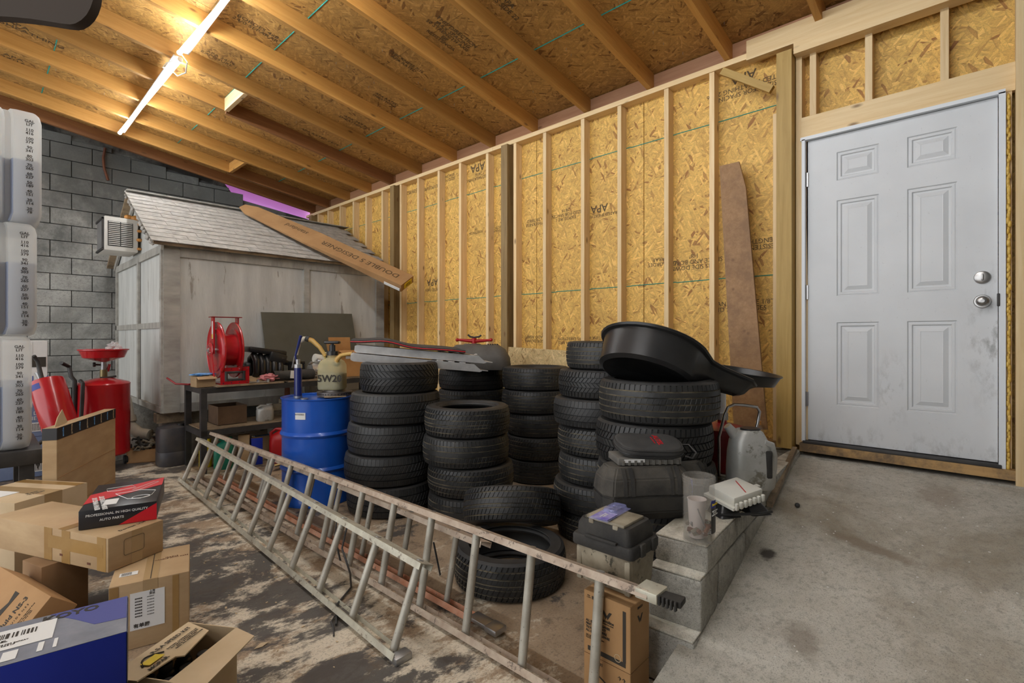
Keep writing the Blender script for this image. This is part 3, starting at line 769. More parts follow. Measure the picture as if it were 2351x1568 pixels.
# roof slabs
for sgn in (-1, 1):
    a = L(x0-.10, 7.13+sgn*1.27, 2.165); b_ = L(x0-.10, 7.13, 2.885)
    up = Vector((0, sgn*.49, .87))*.03
    bm = bmesh.new()
    bloft(bm, [[a, b_, b_+up, a+up], [p+Vector((x1-x0+.14, 0, 0)) for p in (a, b_, b_+up, a+up)]]); obj('roof_deck', bm, m_ply, sh, False)
sl = Vector((0, 1.27, .72)); SLn = sl.length; sl.normalize(); nn = Vector((0, -sl.z, sl.y))
nrow = 12; rw = SLn/nrow; rnd = random.Random(5)
shm = []
for k in range(4):
    bm = bmesh.new(); bbox(bm, (0, 0, 0), (.222+.0*k, rw*1.35, .006)); shm.append(finish('shingle', bm, m_shing, False))
for r in range(nrow):
    xx = x0-.12 - (.11 if r % 2 else 0)
    while xx < x1-.10:
        o = bpy.data.objects.new('shingle', shm[rnd.randrange(4)]); C.objects.link(o); o.parent = sh
        p = L(max(xx, x0-.12)+.11, 5.86, 2.165)+sl*(rw*(r+.5))+nn*(.036+rnd.uniform(0, .004))
        yv = (sl*math.cos(.035)-nn*math.sin(.035)*-1*-1).normalized()
        yv = (sl-nn*.045).normalized(); zv = Vector((1, 0, 0)).cross(yv)
        mt = Matrix((X, yv, zv)).transposed().to_4x4(); mt.translation = p+nn*.004; o.matrix_local = mt
        xx += .225
bm = bmesh.new(); bbox(bm, L((x0+x1)/2-.01, 7.13, 2.935), (x1-x0+.2, .16, .012), bev=.004); obj('ridge_cap', bm, m_shing, sh)
bm = bmesh.new()
for i in range(30):
    p = L(x0-.11, 5.86, 2.165)+sl*(SLn*i/29)
    bmesh.ops.create_icosphere(bm, subdivisions=1, radius=rnd.uniform(.012, .03), matrix=Matrix.Translation(p+Vector((rnd.uniform(-.01, .02), 0, -.0))))
obj('ragged_edge', bm, m_shing, sh, False)
for (px, py) in ((1.5, 6.2), (2.6, 6.2), (3.6, 6.2), (1.5, 8.0)):
    bm = bmesh.new(); bbox(bm, L(px, py, .25), (.40, .2, .485), bev=.01); obj('support_block', bm, m_blkc, sh)
bm = bmesh.new(); bbox(bm, L(1.38, 6.08, .44), (.3, .14, .09)); obj('support_block', bm, m_ply, sh, False)
# faint peeling and rust on the shed front is in its paint; air conditioner in the gable
ac = thing('air_conditioner', 'small white window air conditioner with louvred side sticking out of the shed gable', 'air conditioner', (1.06, 7.13, 2.20))
bm = bmesh.new(); bbox(bm, (0.03, 0, .19), (.30, .44, .37), bev=.012); obj('housing', bm, m_ac, ac)
bm = bmesh.new(); bbox(bm, (.02, -.222, .19), (.22, .006, .27)); obj('grille_recess', bm, m_blkm, ac, False)
for i in range(13):
    for xx in (-.034, .074):
        bm = bmesh.new(); bbox(bm, (xx, -.226, .07+i*.0205), (.098, .012, .0085)); obj('louver', bm, m_ac, ac, False)
bm = bmesh.new(); bbox(bm, (-.123, 0, .19), (.008, .38, .32)); obj('coil_panel', bm, m_steel, ac, False)
bm = bmesh.new(); bbox(bm, (-.128, 0, .352), (.02, .42, .02)); bbox(bm, (-.128, 0, .02), (.02, .42, .02)); bbox(bm, (-.128, -.2, .19), (.02, .02, .33)); obj('coil_frame', bm, m_blkm, ac, False)
bm = bmesh.new()
for p, r in [((.16, -.19, .39), .04), ((.10, -.17, .40), .035), ((.19, -.2, .33), .025), ((.19, -.22, .25), .02), ((.19, -.22, .15), .025), ((.19, -.22, .05), .02), ((.18, -.12, .41), .04)]:
    bmesh.ops.create_icosphere(bm, subdivisions=2, radius=r, matrix=Matrix.Translation(p) @ Matrix.Diagonal((1.2, 1, .8, 1)))
obj('sealing_foam', bm, m_foamo, sh, True, 80).location = Vector((1.06, 7.13, 2.20))-Vector((2.54, 7.13, .5))
# long cardboard carton lying on the roof
a = Vector((2.36, 7.02, 2.97)); b_ = Vector((3.48, 4.95, 1.93))
d = (b_-a); Lc = d.length; d.normalize(); nrm_ = Vector((-.35, -.62, .75)); up = (nrm_-d*nrm_.dot(d)).normalized(); side = up.cross(d)
MT = Matrix((d, side, up)).transposed()
lc = thing('long_carton', 'long flattened cardboard carton leaning from the shed roof down toward the studs', 'carton', a, rot=MT)
bm = bmesh.new()
secs = []
for t, w_, h_ in ((0, .10, .012), (.06, .22, .02), (.45, .30, .03), (.7, .27, .07), (1, .25, .12)):
    x_ = Lc*t; secs.append([(x_, -w_/2, -h_*.8), (x_, w_/2, -h_*.8), (x_, w_/2, 0), (x_, -w_/2, 0)])
bloft(bm, secs); obj('carton_body', bm, m_card2, lc, False)
text('printing', 'DOUBLE 5 DESIGNER', .105, (Lc*.73, .0, .002), -d*0+Vector((-1, 0, 0)), Vector((0, -1, 0)), m_inkosb, lc, sx=1.15)
text('printing', 'standard', .10, (Lc*.34, .03, .002), Vector((-1, 0, 0)), Vector((0, -1, 0)), m_inkosb, lc)
bm = bmesh.new(); bbox(bm, (Lc+.003, .01, -.05), (.003, .15, .07)); bl = obj('yellow_label', bm, m_yell, lc, False)
text('printing', 'CAUTION\nOPEN HERE', .02, (Lc+.006, .01, -.05), Vector((0, 1, 0)), Zu, m_ink, lc)
bm = bmesh.new(); bbox(bm, (Lc-.12, -.14, -.06), (.22, .006, .035)); obj('paper_strip', bm, m_paper, lc, False)
# olive board leaning on the shed front
bd = thing('backing_board', 'dark olive hardboard sheet leaning on the shed front behind the bench', 'board', (2.80, 5.93, .84))
pa = pt(602, 716, y=5.86); pb = pt(811, 722, y=5.86)
bm = bmesh.new(); bpoly(bm, [Vector(p)-Vector(bd.location) for p in ((pa.x, 5.70, .84), (pb.x, 5.70, .84), (pb.x, 5.91, pb.z+.01), (pa.x, 5.91, pa.z))], .008, Vector((0, -1, 0)))
obj('hardboard_sheet', bm, m_bchrt, bd, False)
# ================================================================== TIRES
def tread_mesh(name, bands, N=64, dusty=False, R=.325, W=.2, groove=.010, crown=.012):
    """bands: (t0,t1,skew0,skew1,sipe depth)"""
    bm = bmesh.new(); hw = W*.435
    cols = [0, .72, .76, .96]
    def rad(t): return R-crown*abs(t)**2.6
    prev = None; rows = []
    for (t0, t1, s0, s1, dep) in bands:
        rows.append((t0+.022, s0, groove, 0)); rows.append((t0+.034, s0, 0, dep)); rows.append((t1-.034, s1, 0, dep)); rows.append((t1-.022, s1, groove, 0))
    rows[0] = (bands[0][0], bands[0][2], 0, 0); rows[-1] = (bands[-1][1], bands[-1][3], 0, 0)
    rings = []
    for t, s, g_, dep in rows:
        ring = []
        for i in range(N):
            for c_i, c in enumerate(cols):
                a = 2*PI*(i+c+s)/N; sip = dep if c_i >= 2 else 0
                r = rad(t)-g_-sip
                ring.append(bm.verts.new((r*math.cos(a), r*math.sin(a), W/2+t*hw)))
        rings.append(ring)
    n = len(rings[0])
    for ri, (A, B) in enumerate(zip(rings, rings[1:])):
        for k in range(n):
            j = (k+1) % n; f = bm.faces.new((A[k], A[j], B[j], B[k])); f.material_index = 1 if dusty and ri % 4 in (3, 0, 2) and 1 < ri < len(rings)-3 else 0
    me = finish(name, bm, m_rub, True, 28); me.materials.append(m_groove); return me
def side_mesh(name, R=.325, W=.2, bead=.205, N=72):
    bm = bmesh.new(); half = []
    e = R-.012
    up = [(e, W*.935), (e-.006, W*.955), (R-.03, W*.985), (R-.034, W*.978), (R-.055, W*1.0), (R-.085, W*.99), (R-.088, W*.975), (bead+.02, W*.93), (bead+.012, W*.935), (bead+.004, W*.91), (bead, W*.86), (bead+.008, W*.80), (bead+.05, W*.86), (R-.05, W*.82), (R-.022, W*.6)]
    prof = up+[(r, W-z) for r, z in reversed(up)]
    blathe(bm, prof, N); return finish(name, bm, m_side, True, 40)
TK = {
 'rib': [(-1, -.62, 0, .1, .004), (-.62, -.22, .2, .5, .001), (-.22, .22, 0, .3, .0), (.22, .62, .4, .1, .002), (.62, 1, .1, .0, .004)],
 'worn': [(-1, -.55, 0, .0, .0015), (-.55, -.1, .2, 1.1, .002), (-.1, .5, 0, .9, .0018), (.5, 1, .1, .1, .002)],
 'chevron': [(-1, -.55, 0, .9, .007), (-.55, -.05, .9, 2.2, .007), (-.05, .05, 2.2, 2.2, .0), (.05, .55, 2.2, .9, .007), (.55, 1, .9, 0, .007)],
 'block': [(-1, -.58, 0, .2, .006), (-.58, -.2, .5, 1.2, .006), (-.2, .2, .4, -.4, .006), (.2, .58, .1, .8, .006), (.58, 1, .2, .4, .006)],
 'fiverib': [(-1, -.66, 0, 0, .0045), (-.66, -.34, .3, .5, .0), (-.34, .0, .1, .4, .0015), (.0, .34, .1, .4, .0015), (.34, .66, .2, .4, .0), (.66, 1, 0, 0, .0045)],
 'touring': [(-1, -.7, 0, .3, .006), (-.7, -.3, .3, .8, .004), (-.3, -.06, 0, .2, .001), (-.06, .3, .3, .6, .001), (.3, .7, .1, .6, .004), (.7, 1, 0, .3, .006)]}
TM = {k: tread_mesh('tread', v, 52 if k in ('chevron',) else 68, k in ('fiverib', 'rib', 'touring')) for k, v in TK.items()}
SM = side_mesh('sidewall'); SMb = side_mesh('sidewall', bead=.235)
TSK = {}
def tire(loc, D, W, kind, label, group, rot=(0, 0, 0), sm=None):
    t = thing('tire', label, 'tire', loc, group=group, rot=rot)
    t.scale = (D/.65, D/.65, W/.2)
    obj('tread', TM[kind], None, t); obj('sidewall', sm or SM, None, t)
    return t
ORD = ['lowest', 'second from the floor', 'third from the floor', 'fourth from the floor', 'fifth from the floor', 'sixth from the floor', 'topmost']
def stack(cx, cy, Zc, offs, Ds, W, kinds, where, group, z0=0.001, sm=None, words=None):
    n = len(Ds); z = z0
    for i in range(n):
        dx = offs[i]/FOC*Zc
        p = Vector((cx, cy, z))+RT*dx
        nm = 'topmost' if i == n-1 else ORD[i]
        kd = {'rib': 'ribbed', 'worn': 'worn', 'chevron': 'arrow tread', 'block': 'blocky', 'fiverib': 'ribbed', 'touring': 'fine tread'}[kinds[i]]
        tire(p, Ds[i], W-.0015, kinds[i], '%s tire, %s in the stack %s' % (kd, nm, where), group, rot=(0, 0, random.uniform(0, 6)), sm=sm)
        z += W
stack(2.12, 3.22, 3.75, [0, -5, 1, 10, 19], [.64, .645, .64, .655, .575], .216, ['worn', 'worn', 'worn', 'worn', 'chevron'], 'right beside the blue drum', 'tires stacked beside the blue drum')
stack(2.37, 2.65, 3.54, [8, 8, -3, 0], [.60, .605, .605, .60], .197, ['rib', 'touring', 'rib', 'touring'], 'with the open top in front', 'tires in the low open topped stack')
stack(3.30, 3.62, 4.85, [0, 0, 0, 0, 0], [.64, .66, .66, .66, .65], .192, ['rib', 'rib', 'rib', 'rib', 'worn'], 'under the grey engine cover', 'tires under the engine cover')
stack(3.46, 2.93, 4.55, [2, 4, 6, -2, -2], [.58, .60, .60, .62, .61], .200, ['fiverib', 'touring', 'rib', 'fiverib', 'fiverib'], 'left of the tallest one', 'tires in the stack before the long wall')
stack(2.78, 1.79, 3.25, [0, -6, 4, 2, -7, 2, 16], [.60, .61, .60, .60, .605, .59, .57], .1765, ['touring', 'rib', 'rib', 'touring', 'worn', 'block', 'fiverib'], 'that stands tallest', 'tires in the tallest stack')
stack(2.459, 1.25, 2.65, [0, -4, -4, -9, 2], [.60, .61, .61, .60, .615], .209, ['worn', 'touring', 'rib', 'block', 'fiverib'], 'below the black drain pan', 'large tires below the drain pan')
tire((1.917, 1.81, .001), .59, .188, 'touring', 'tire lying flat on the floor behind the ladders, its hole open', 'two loose tires on the floor', rot=(0, 0, 1), sm=SMb)
ax = (FW*math.sin(.42)+Vector((0, 0, math.cos(.42)))).normalized()   # near side raised
zx = ax; yx = zx.cross(RT).normalized(); xx_ = yx.cross(zx)
tire(Vector((2.19, 2.05, .135)), .59, .20, 'touring', 'tilted tire leaning on the loose tire that lies on the floor', 'two loose tires on the floor', rot=Matrix((xx_, yx, zx)).transposed())
# ================================================================== LADDERS
def ladder(name, label, b0, b1, t0, t1, yr, n, rw=.07, mats=(m_alurail, m_alurail, m_alurung), r=.0175, feet=False):
    """b0,b1 floor rail ends, t0,t1 upper rail ends; yr: rung range along the rail in metres"""
    b0, b1, t0, t1 = map(Vector, (b0, b1, t0, t1))
    org = b0.copy(); t = thing(name, label, 'ladder', org, group=None)
    def rail(p, q, nm, mat, inward):
        d = (q-p).normalized(); wd = Vector((1, 0, 0)); wd = (wd-d*wd.dot(d)).normalized(); nrm = inward
        up = nrm-d*nrm.dot(d); up.normalize(); wd = d.cross(up).normalized()
        secs = []
        prof = [(-rw/2, 0), (rw/2, 0), (rw/2, .026), (rw/2-.004, .026), (rw/2-.004, .004), (-rw/2+.004, .004), (-rw/2+.004, .026), (-rw/2, .026)]
        bm = bmesh.new()
        bloft(bm, [[e-org+wd*a+up*b_ for a, b_ in prof] for e in (p, q)])
        return obj(nm, bm, mat, t, False)
    inn = (t0-b0).normalized()
    rail(b0, b1, 'rail', mats[0], inn); rail(t0, t1, 'rail', mats[1], -inn)
    for i in range(n):
        f = yr[0]+(yr[1]-yr[0])*i/(n-1)
        a = b0.lerp(b1, f)-org; c = t0.lerp(t1, f)-org
        bm = bmesh.new(); a2 = a.lerp(c, .008); c2 = a.lerp(c, .992)
        bcyl(bm, a2, c2, r, seg=14)
        for q in range(0):
            pass
        obj('rung', bm, mats[2], t)
        bm = bmesh.new(); bcyl(bm, c.lerp(a, -.004), c.lerp(a, .002), r*.9, seg=14); obj('rung_end', bm, m_steel, t)
    return t, org
l1, o1 = ladder('ladder', 'short aluminium ladder section lying on edge nearest the camera', (1.222, 5.09, .004), (1.118, 1.645, .004), (1.375, 5.12, .352), (1.272, 1.67, .322), (.012, .985), 11)
bm = bmesh.new(); bbox(bm, Vector((1.13, 1.652, .014))-o1, (.075, .05, .028), bev=.004); obj('end_bracket', bm, m_steel, l1)
# the two halves of the older extension ladder
l2, o2 = ladder('extension_ladder', 'long weathered extension ladder on edge between the short ladder and the tires', (1.334, 5.13, .004), (1.405, .75, .004), (1.487, 5.13, .385), (1.466, .76, .455), (.03, .955), 14, mats=(m_alubrn, m_alubrn, m_alurung))
bm = bmesh.new()
bbox(bm, Vector((1.466, .765, .450))-o2, (.076, .075, .032), bev=.003)
obj('shoe_bracket', bm, m_alurail, l2)
bm = bmesh.new(); bbox(bm, Vector((1.470, .705, .448))-o2, (.050, .085, .020), rot=Matrix.Rotation(.12, 3, 'Z'), bev=.004)
for i in range(5): bbox(bm, Vector((1.440, .672+i*.013, .447))-o2, (.012, .007, .028), bev=.002)
obj('rubber_foot', bm, m_dust, l2)
l3, o3 = ladder('ladder_section', 'second half of the extension ladder, orange inner rail, lying behind the long one', (1.46, 5.0, .004), (1.50, 1.62, .004), (1.575, 5.0, .33), (1.565, 1.62, .34), (.06, .94), 9, mats=(m_orange, m_alubrn, m_alurung), r=.015)
bm = bmesh.new(); bbox(bm, Vector((1.50, 1.57, .03))-o3, (.06, .14, .018), bev=.004); bbox(bm, Vector((1.50, 1.50, .028))-o3, (.07, .07, .026), bev=.006); obj('end_shoe', bm, m_steel, l3)
bm = bmesh.new(); btube(bm, [Vector(p) for p in ((1.36, 2.55, .02), (1.34, 2.58, .16), (1.37, 2.62, .25), (1.41, 2.58, .2), (1.37, 2.56, .1), (1.33, 2.4, .03), (1.28, 2.3, .008), (1.15, 2.2, .008), (1.07, 2.05, .008))], .005, 6)
tag(obj('looped_rope', bm, m_blkm), 'thin black rope looped over the rungs of the long ladder', 'rope')
# ================================================================== BLUE DRUM
dm = thing('steel_drum', 'blue steel drum with a white date sticker between bench and tires', 'drum', (1.83, 3.80, 0))
R_ = .263; Hh = .80
prof = [(0, .012), (R_-.01, .012), (R_-.004, 0), (R_, .004), (R_, .02), (R_-.004, .03)]
for zc in (.27, .53):
    prof += [(R_-.004, zc-.022), (R_+.004, zc-.012), (R_+.010, zc), (R_+.004, zc+.012), (R_-.004, zc+.022)]
prof += [(R_-.004, Hh-.03), (R_-.003, Hh-.012), (R_+.004, Hh-.008), (R_+.005, Hh-.001), (R_-.002, Hh), (R_-.006, Hh-.006), (R_-.008, Hh-.018), (.06, Hh-.014), (0, Hh-.014)]
bm = bmesh.new(); blathe(bm, prof, 72); obj('drum_body', bm, m_blue, dm)
sd = Vector((-FW.x, -FW.y, 0)); sdd = (sd*math.cos(-.10)+RT*math.sin(-.10)*1).normalized()
def on_cyl(r, ang, z): v = sd*math.cos(ang)+RT*math.sin(ang); return v*r+Vector((0, 0, z))
bm = bmesh.new(); n = 8
A = [bm.verts.new(on_cyl(R_+.0005, -.20+.30*i/n-.06, .655)) for i in range(n+1)]; B = [bm.verts.new(on_cyl(R_+.0005, -.20+.30*i/n-.06, .705)) for i in range(n+1)]
for i in range(n): bm.faces.new((A[i], A[i+1], B[i+1], B[i]))
obj('date_label', bm, m_paper, dm)
ca = on_cyl(R_+.002, -.13, .692); tu = on_cyl(1, -.13+PI/2, 0)
text('printing', '01/13/2026', .016, ca, tu, Zu, m_ink, dm)
for px, py in ((.12, .12), (-.13, -.05)):
    bm = bmesh.new(); bcyl(bm, (px, py, Hh-.016), (px, py, Hh-.004), .028, seg=16); obj('bung', bm, m_steel, dm)
DZ = Hh
rp = pt(768, 905, z=Hh+.015)
rp = Vector((1.955, 3.77, DZ+.0))
rt = thing('brake_rotor', 'rusty vented brake rotor lying on the blue drum', 'rotor', rp)
bm = bmesh.new(); blathe(bm, [(.05, 0), (.135, 0), (.135, .009), (.128, .009), (.128, .019), (.135, .019), (.135, .028), (.085, .028), (.08, .045), (.045, .048), (.045, .03), (.05, 0)], 56); obj('disc', bm, m_rotor, rt)
for i in range(36):
    a = 2*PI*i/36; bm = bmesh.new(); bbox(bm, (.125*math.cos(a), .125*math.sin(a), .014), (.018, .006, .0105), rot=Matrix.Rotation(a, 3, 'Z')); obj('vane', bm, m_rotor, rt, False)
bm = bmesh.new(); bbox(bm, (1.90, 3.66, DZ+.0005-.001), (.16, .08, .002), rot=Matrix.Rotation(-.4, 3, 'Z')); obj('card_scrap', bm, m_card, None); tag(bpy.data.objects['card_scrap'], 'torn red and white card under the brake rotor', 'card')
jz = DZ+.048
jg = thing('oil_jug', 'translucent pump jug marked 5W20 standing on the brake rotor', 'jug', (rp.x-.02, rp.y+.0, jz), rotz=-ANG)
bm = bmesh.new()
sec = lambda w_, z, r=.04: rrect(w_, w_*.95, r, 5, 0, 0, z)
bloft(bm, [sec(.19, 0, .06), sec(.2, .012, .06), sec(.2, .14, .06), sec(.196, .19, .06), sec(.17, .222, .06), sec(.10, .245, .045), sec(.075, .252, .035), sec(.075, .27, .035)]); obj('jug_body', bm, m_jugy, jg)
bm = bmesh.new(); bloft(bm, [sec(.18, .006, .055), sec(.19, .014, .055), sec(.19, .125, .055)]); obj('oil', bm, M('oil_grey', (.25, .235, .20)), jg)
text('marker_writing', '5W20', .075, (.012, -.097, .088), X, Zu, m_ink, jg, bold=.0018)
bm = bmesh.new(); bcyl(bm, (0, 0, .268), (0, 0, .30), .045, seg=24); bcyl(bm, (0, 0, .30), (0, 0, .35), .024, seg=16); bbox(bm, (.0, 0, .37), (.12, .06, .024), bev=.01); bcyl(bm, (0, 0, .34), (0, 0, .375), .012); obj('pump_head', bm, m_blkp, jg)
bm = bmesh.new(); btube(bm, [(.05, -.05, .20), (.06, -.06, .24), (.09, -.06, .27), (.14, -.06, .28), (.18, -.06, .285)], [.020, .020, .016, .013, .014], 12); obj('spout', bm, m_amber, jg)
bm = bmesh.new(); btube(bm, [(.046, -.046, .195), (.056, -.056, .215)], .026, 14); obj('spout_collar', bm, m_blkm, jg)
bm = bmesh.new(); btube(bm, [(-.055, 0, .262), (-.10, 0, .33), (-.16, .0, .385), (-.20, 0, .40)], [.014, .017, .019, .019], 12); obj('suction_hose', bm, m_amber, jg)
bm = bmesh.new(); btube(bm, [(-.195, 0, .398), (-.225, 0, .40), (-.26, 0, .37), (-.275, 0, .31), (-.28, 0, .27)], [.02, .018, .014, .011, .010], 12); obj('hose_nozzle', bm, m_pvc, jg)
bm = bmesh.new(); btube(bm, [(-.185, 0, .395), (-.21, 0, .405)], .024, 12); obj('hose_clamp', bm, m_blkm, jg)
bm = bmesh.new(); btube(bm, [(-.06, .0, .245), (-.075, 0, .262), (-.055, 0, .285), (-.03, 0, .285)], .010, 8); obj('handle', bm, m_jugy, jg)
# grease gun
gp = pt(675, 893, z=DZ+.002, )
gp = Vector((1.70, 3.86, DZ-.012))
gg = thing('grease_gun', 'dark blue grease gun standing upright on the blue drum', 'grease gun', gp, rotz=-ANG)
bm = bmesh.new(); bcyl(bm, (0, 0, 0), (0, 0, .018), .031, seg=24); obj('end_cap', bm, m_steel, gg)
bm = bmesh.new(); blathe(bm, [(0, .235), (.031, .235), (.031, .262), (.016, .264), (.016, .30), (0, .30)], 24); obj('head', bm, m_steel, gg)
bm = bmesh.new(); bcyl(bm, (0, 0, .018), (0, 0, .235), .0285, seg=24); obj('barrel', bm, m_navy, gg)
bm = bmesh.new(); btube(bm, [(-.01, 0, .27), (-.02, 0, .33), (.0, 0, .40), (.022, 0, .485)], [.006, .008, .011, .012], 8); obj('lever', bm, m_navy, gg)
bm = bmesh.new(); btube(bm, [(-.045, 0, .235), (-.03, 0, .31), (.012, 0, .44)], .004, 6); obj('coupler', bm, m_steel, gg)
# ================================================================== STEEL BENCH AND WHAT IS ON IT
BT = .79
bx0, bx1, by0, by1 = 1.40, 3.35, 5.20, 5.74
be = thing('work_bench', 'black welded steel work bench with loose plywood tops in front of the shed', 'bench', (bx0, by0, 0))
def B_(x, y, z): return (x-bx0, y-by0, z)
def bar(p0, p1, s=.05, name='frame_rail', mat=m_blkm): return board(name, B_(*p0), B_(*p1), s, s, mat, be)
for (x, y) in ((bx0+.025, by0+.025), (bx0+.025, by1-.025), (bx1-.025, by0+.025), (bx1-.025, by1-.025)):
    board('leg', B_(x, y, .001), B_(x, y, BT-.05), .05, .05, m_blkm, be, wdir=X)
for z in (BT-.025, .37):
    bar((bx0, by0+.025, z), (bx1, by0+.025, z)); bar((bx0, by1-.025, z), (bx1, by1-.025, z))
    bar((bx0+.025, by0+.05, z), (bx0+.025, by1-.05, z)); bar((bx1-.025, by0+.05, z), (bx1-.025, by1-.05, z))
for x in (1.6, 2.4, 3.0): bar((x, by0+.05, BT-.03), (x, by1-.05, BT-.03), .04)
bm = bmesh.new(); bbox(bm, B_((bx0+bx1)/2, (by0+by1)/2, .40), (bx1-bx0-.05, by1-by0-.05, .008)); obj('shelf_board', bm, m_ply, be, False)
pw1 = tag(obj('plywood_sheet', mk(bbox, (1.83, 5.44, BT+.010), (.62, .50, .016), Matrix.Rotation(.03, 3, 'Z')), m_ply, None, False), 'worn plywood sheet under the red hose reel', 'plywood')
pw2 = tag(obj('plywood_sheet', mk(bbox, (2.78, 5.46, BT+.010), (1.15, .48, .016), Matrix.Rotation(-.01, 3, 'Z')), m_ply, None, False), 'worn plywood sheet under the metal parts and orange carton', 'plywood')
TT = BT+.019
# hose reel
rl = thing('hose_reel', 'red steel hose reel with two big discs standing on the bench', 'hose reel', (1.70, 5.40, TT))
cz = .325; Rr = .272
for xx in (-.115, .04):
    bm = bmesh.new(); RM = Matrix.Rotation(PI/2, 3, 'Y')
    blathe(bm, [(0, -.004), (.15, -.004), (.16, -.012), (.20, -.012), (.21, -.004), (Rr-.008, -.004), (Rr, -.010), (Rr+.003, -.002), (Rr, .006), (Rr-.008, .002), (0, .002)], 56, (xx, 0, cz), RM); obj('disc', bm, m_red, rl)
bm = bmesh.new(); bcyl(bm, (-.11, 0, cz), (.035, 0, cz), .155, seg=48); obj('spool_drum', bm, m_red, rl)
bm = bmesh.new(); bcyl(bm, (-.19, 0, cz), (.09, 0, cz), .022, seg=20); obj('axle', bm, m_steel, rl)
bm = bmesh.new(); bbox(bm, (-.145, 0, .47), (.012, .075, .36)); obj('upright', bm, m_red, rl, False)
bm = bmesh.new(); bbox(bm, (.075, .02, .47), (.012, .075, .36)); obj('upright', bm, m_red, rl, False)
bm = bmesh.new(); bbox(bm, (-.035, 0, .645), (.27, .10, .008)); obj('top_plate', bm, m_darkred, rl, False)
bm = bmesh.new(); blathe(bm, [(0, 0), (.07, 0), (.075, .006), (.06, .014), (.03, .016), (0, .016)], 30, (-.166, -.01, cz), Matrix.Rotation(-PI/2, 3, 'Y')); obj('hub_cover', bm, m_red, rl)
for i in range(5):
    a = 2*PI*i/5; bm = bmesh.new(); bcyl(bm, (-.176, .042*math.cos(a)-.01, cz+.042*math.sin(a)), (-.19, .042*math.cos(a)-.01, cz+.042*math.sin(a)), .008, seg=8); obj('bolt', bm, m_chrome, rl)
bm = bmesh.new(); bpoly(bm, [(-.168, -.045, cz+.05), (-.168, .03, cz+.05), (-.168, -.10, .05), (-.168, -.14, .05)], -.008, X); obj('guide_arm', bm, m_red, rl, False)
bm = bmesh.new()
fx0, fx1 = -.13, .12
bbox(bm, (-.005, -.17, .143), (.25, .012, .034)); bbox(bm, (-.005, -.17, .016), (.25, .012, .032)); bbox(bm, (fx0+.016, -.17, .08), (.034, .012, .10)); bbox(bm, (fx1-.016, -.17, .08), (.034, .012, .10))
obj('roller_frame', bm, m_red, rl, False)
bm = bmesh.new(); bbox(bm, (-.005, -.02, .006), (.25, .29, .012)); obj('base_plate', bm, m_red, rl, False)
bm = bmesh.new(); bbox(bm, (fx1, -.03, .09), (.008, .28, .15)); obj('side_plate', bm, m_red, rl, False)
for z in (.045, .115): bm = bmesh.new(); bcyl(bm, (-.075, -.178, z), (.065, -.178, z), .011, seg=12); obj('roller', bm, m_blkm, rl)
for x in (-.083, .073): bm = bmesh.new(); bcyl(bm, (x, -.178, .035), (x, -.178, .125), .013, seg=12); obj('roller', bm, m_blkm, rl)
for x in (-.11, -.04, .03, .10):
    for z in (.146, .015): bm = bmesh.new(); bcyl(bm, (x, -.175, z), (x, -.182, z), .005, seg=8); obj('bolt', bm, m_chrome, rl)
bm = bmesh.new(); bbox(bm, (-.152, -.005, .52), (.002, .03, .17)); lb = obj('warning_label', bm, m_paper, rl, False)
bm = bmesh.new(); bbox(bm, (-.1535, -.005, .46), (.001, .024, .04)); obj('yellow_stripe', bm, m_yell, lb, False)
# small open carton with blue bag
sc_ = thing('small_carton', 'small open cardboard box with a blue bag on top at the bench corner', 'carton', (1.46, 5.36, BT+.003), rotz=.05)
def open_box(par, w_, d_, h_, mat, th=.004, inner=None):
    bm = bmesh.new(); bbox(bm, (0, 0, th/2), (w_, d_, th))
    for sx in (-1, 1): bbox(bm, (sx*(w_/2-th/2), 0, h_/2), (th, d_, h_)); bbox(bm, (0, sx*(d_/2-th/2), h_/2), (w_-2*th, th, h_))
    return obj('carton_body', bm, mat, par, False)
open_box(sc_, .16, .16, .10, m_card)
bm = bmesh.new(); bbox(bm, (0, -.10, .088), (.16, .05, .004), rot=Matrix.Rotation(.5, 3, 'X')); obj('flap', bm, m_card, sc_, False)
def crumple(name, c, s, mat, label=None, cat=None, seed=1, parent=None, fl=.6, sub=3):
    bm = bmesh.new(); bmesh.ops.create_icosphere(bm, subdivisions=sub, radius=1)
    for v in bm.verts:
        n = noise.noise(v.co*2.3+Vector((seed, 0, 0)))+.5*noise.noise(v.co*6+Vector((0, seed, 0)))
        v.co = v.co*(1+n*fl); v.co = Vector((v.co.x*s[0], v.co.y*s[1], v.co.z*s[2]))
    zm = min(v.co.z for v in bm.verts)
    for v in bm.verts: v.co += Vector((c[0], c[1], c[2]-zm)) if parent is None else Vector(c)
    o = obj(name, bm, mat, parent, True, 25)
    if label: tag(o, label, cat)
    return o
crumple('plastic_bag', (1.46, 5.36, BT+.104), (.10, .07, .012), m_bluebag, 'crumpled blue plastic bag lying over the small carton', 'bag', 3)
bm = bmesh.new(); btube(bm, [(1.27, 5.80, .86), (1.31, 5.66, .81), (1.40, 5.60, BT+.012), (1.5, 5.62, BT+.012)], .009, 8); tag(obj('red_hose', bm, m_darkred), 'thin red hose end poking off the left bench corner', 'hose')
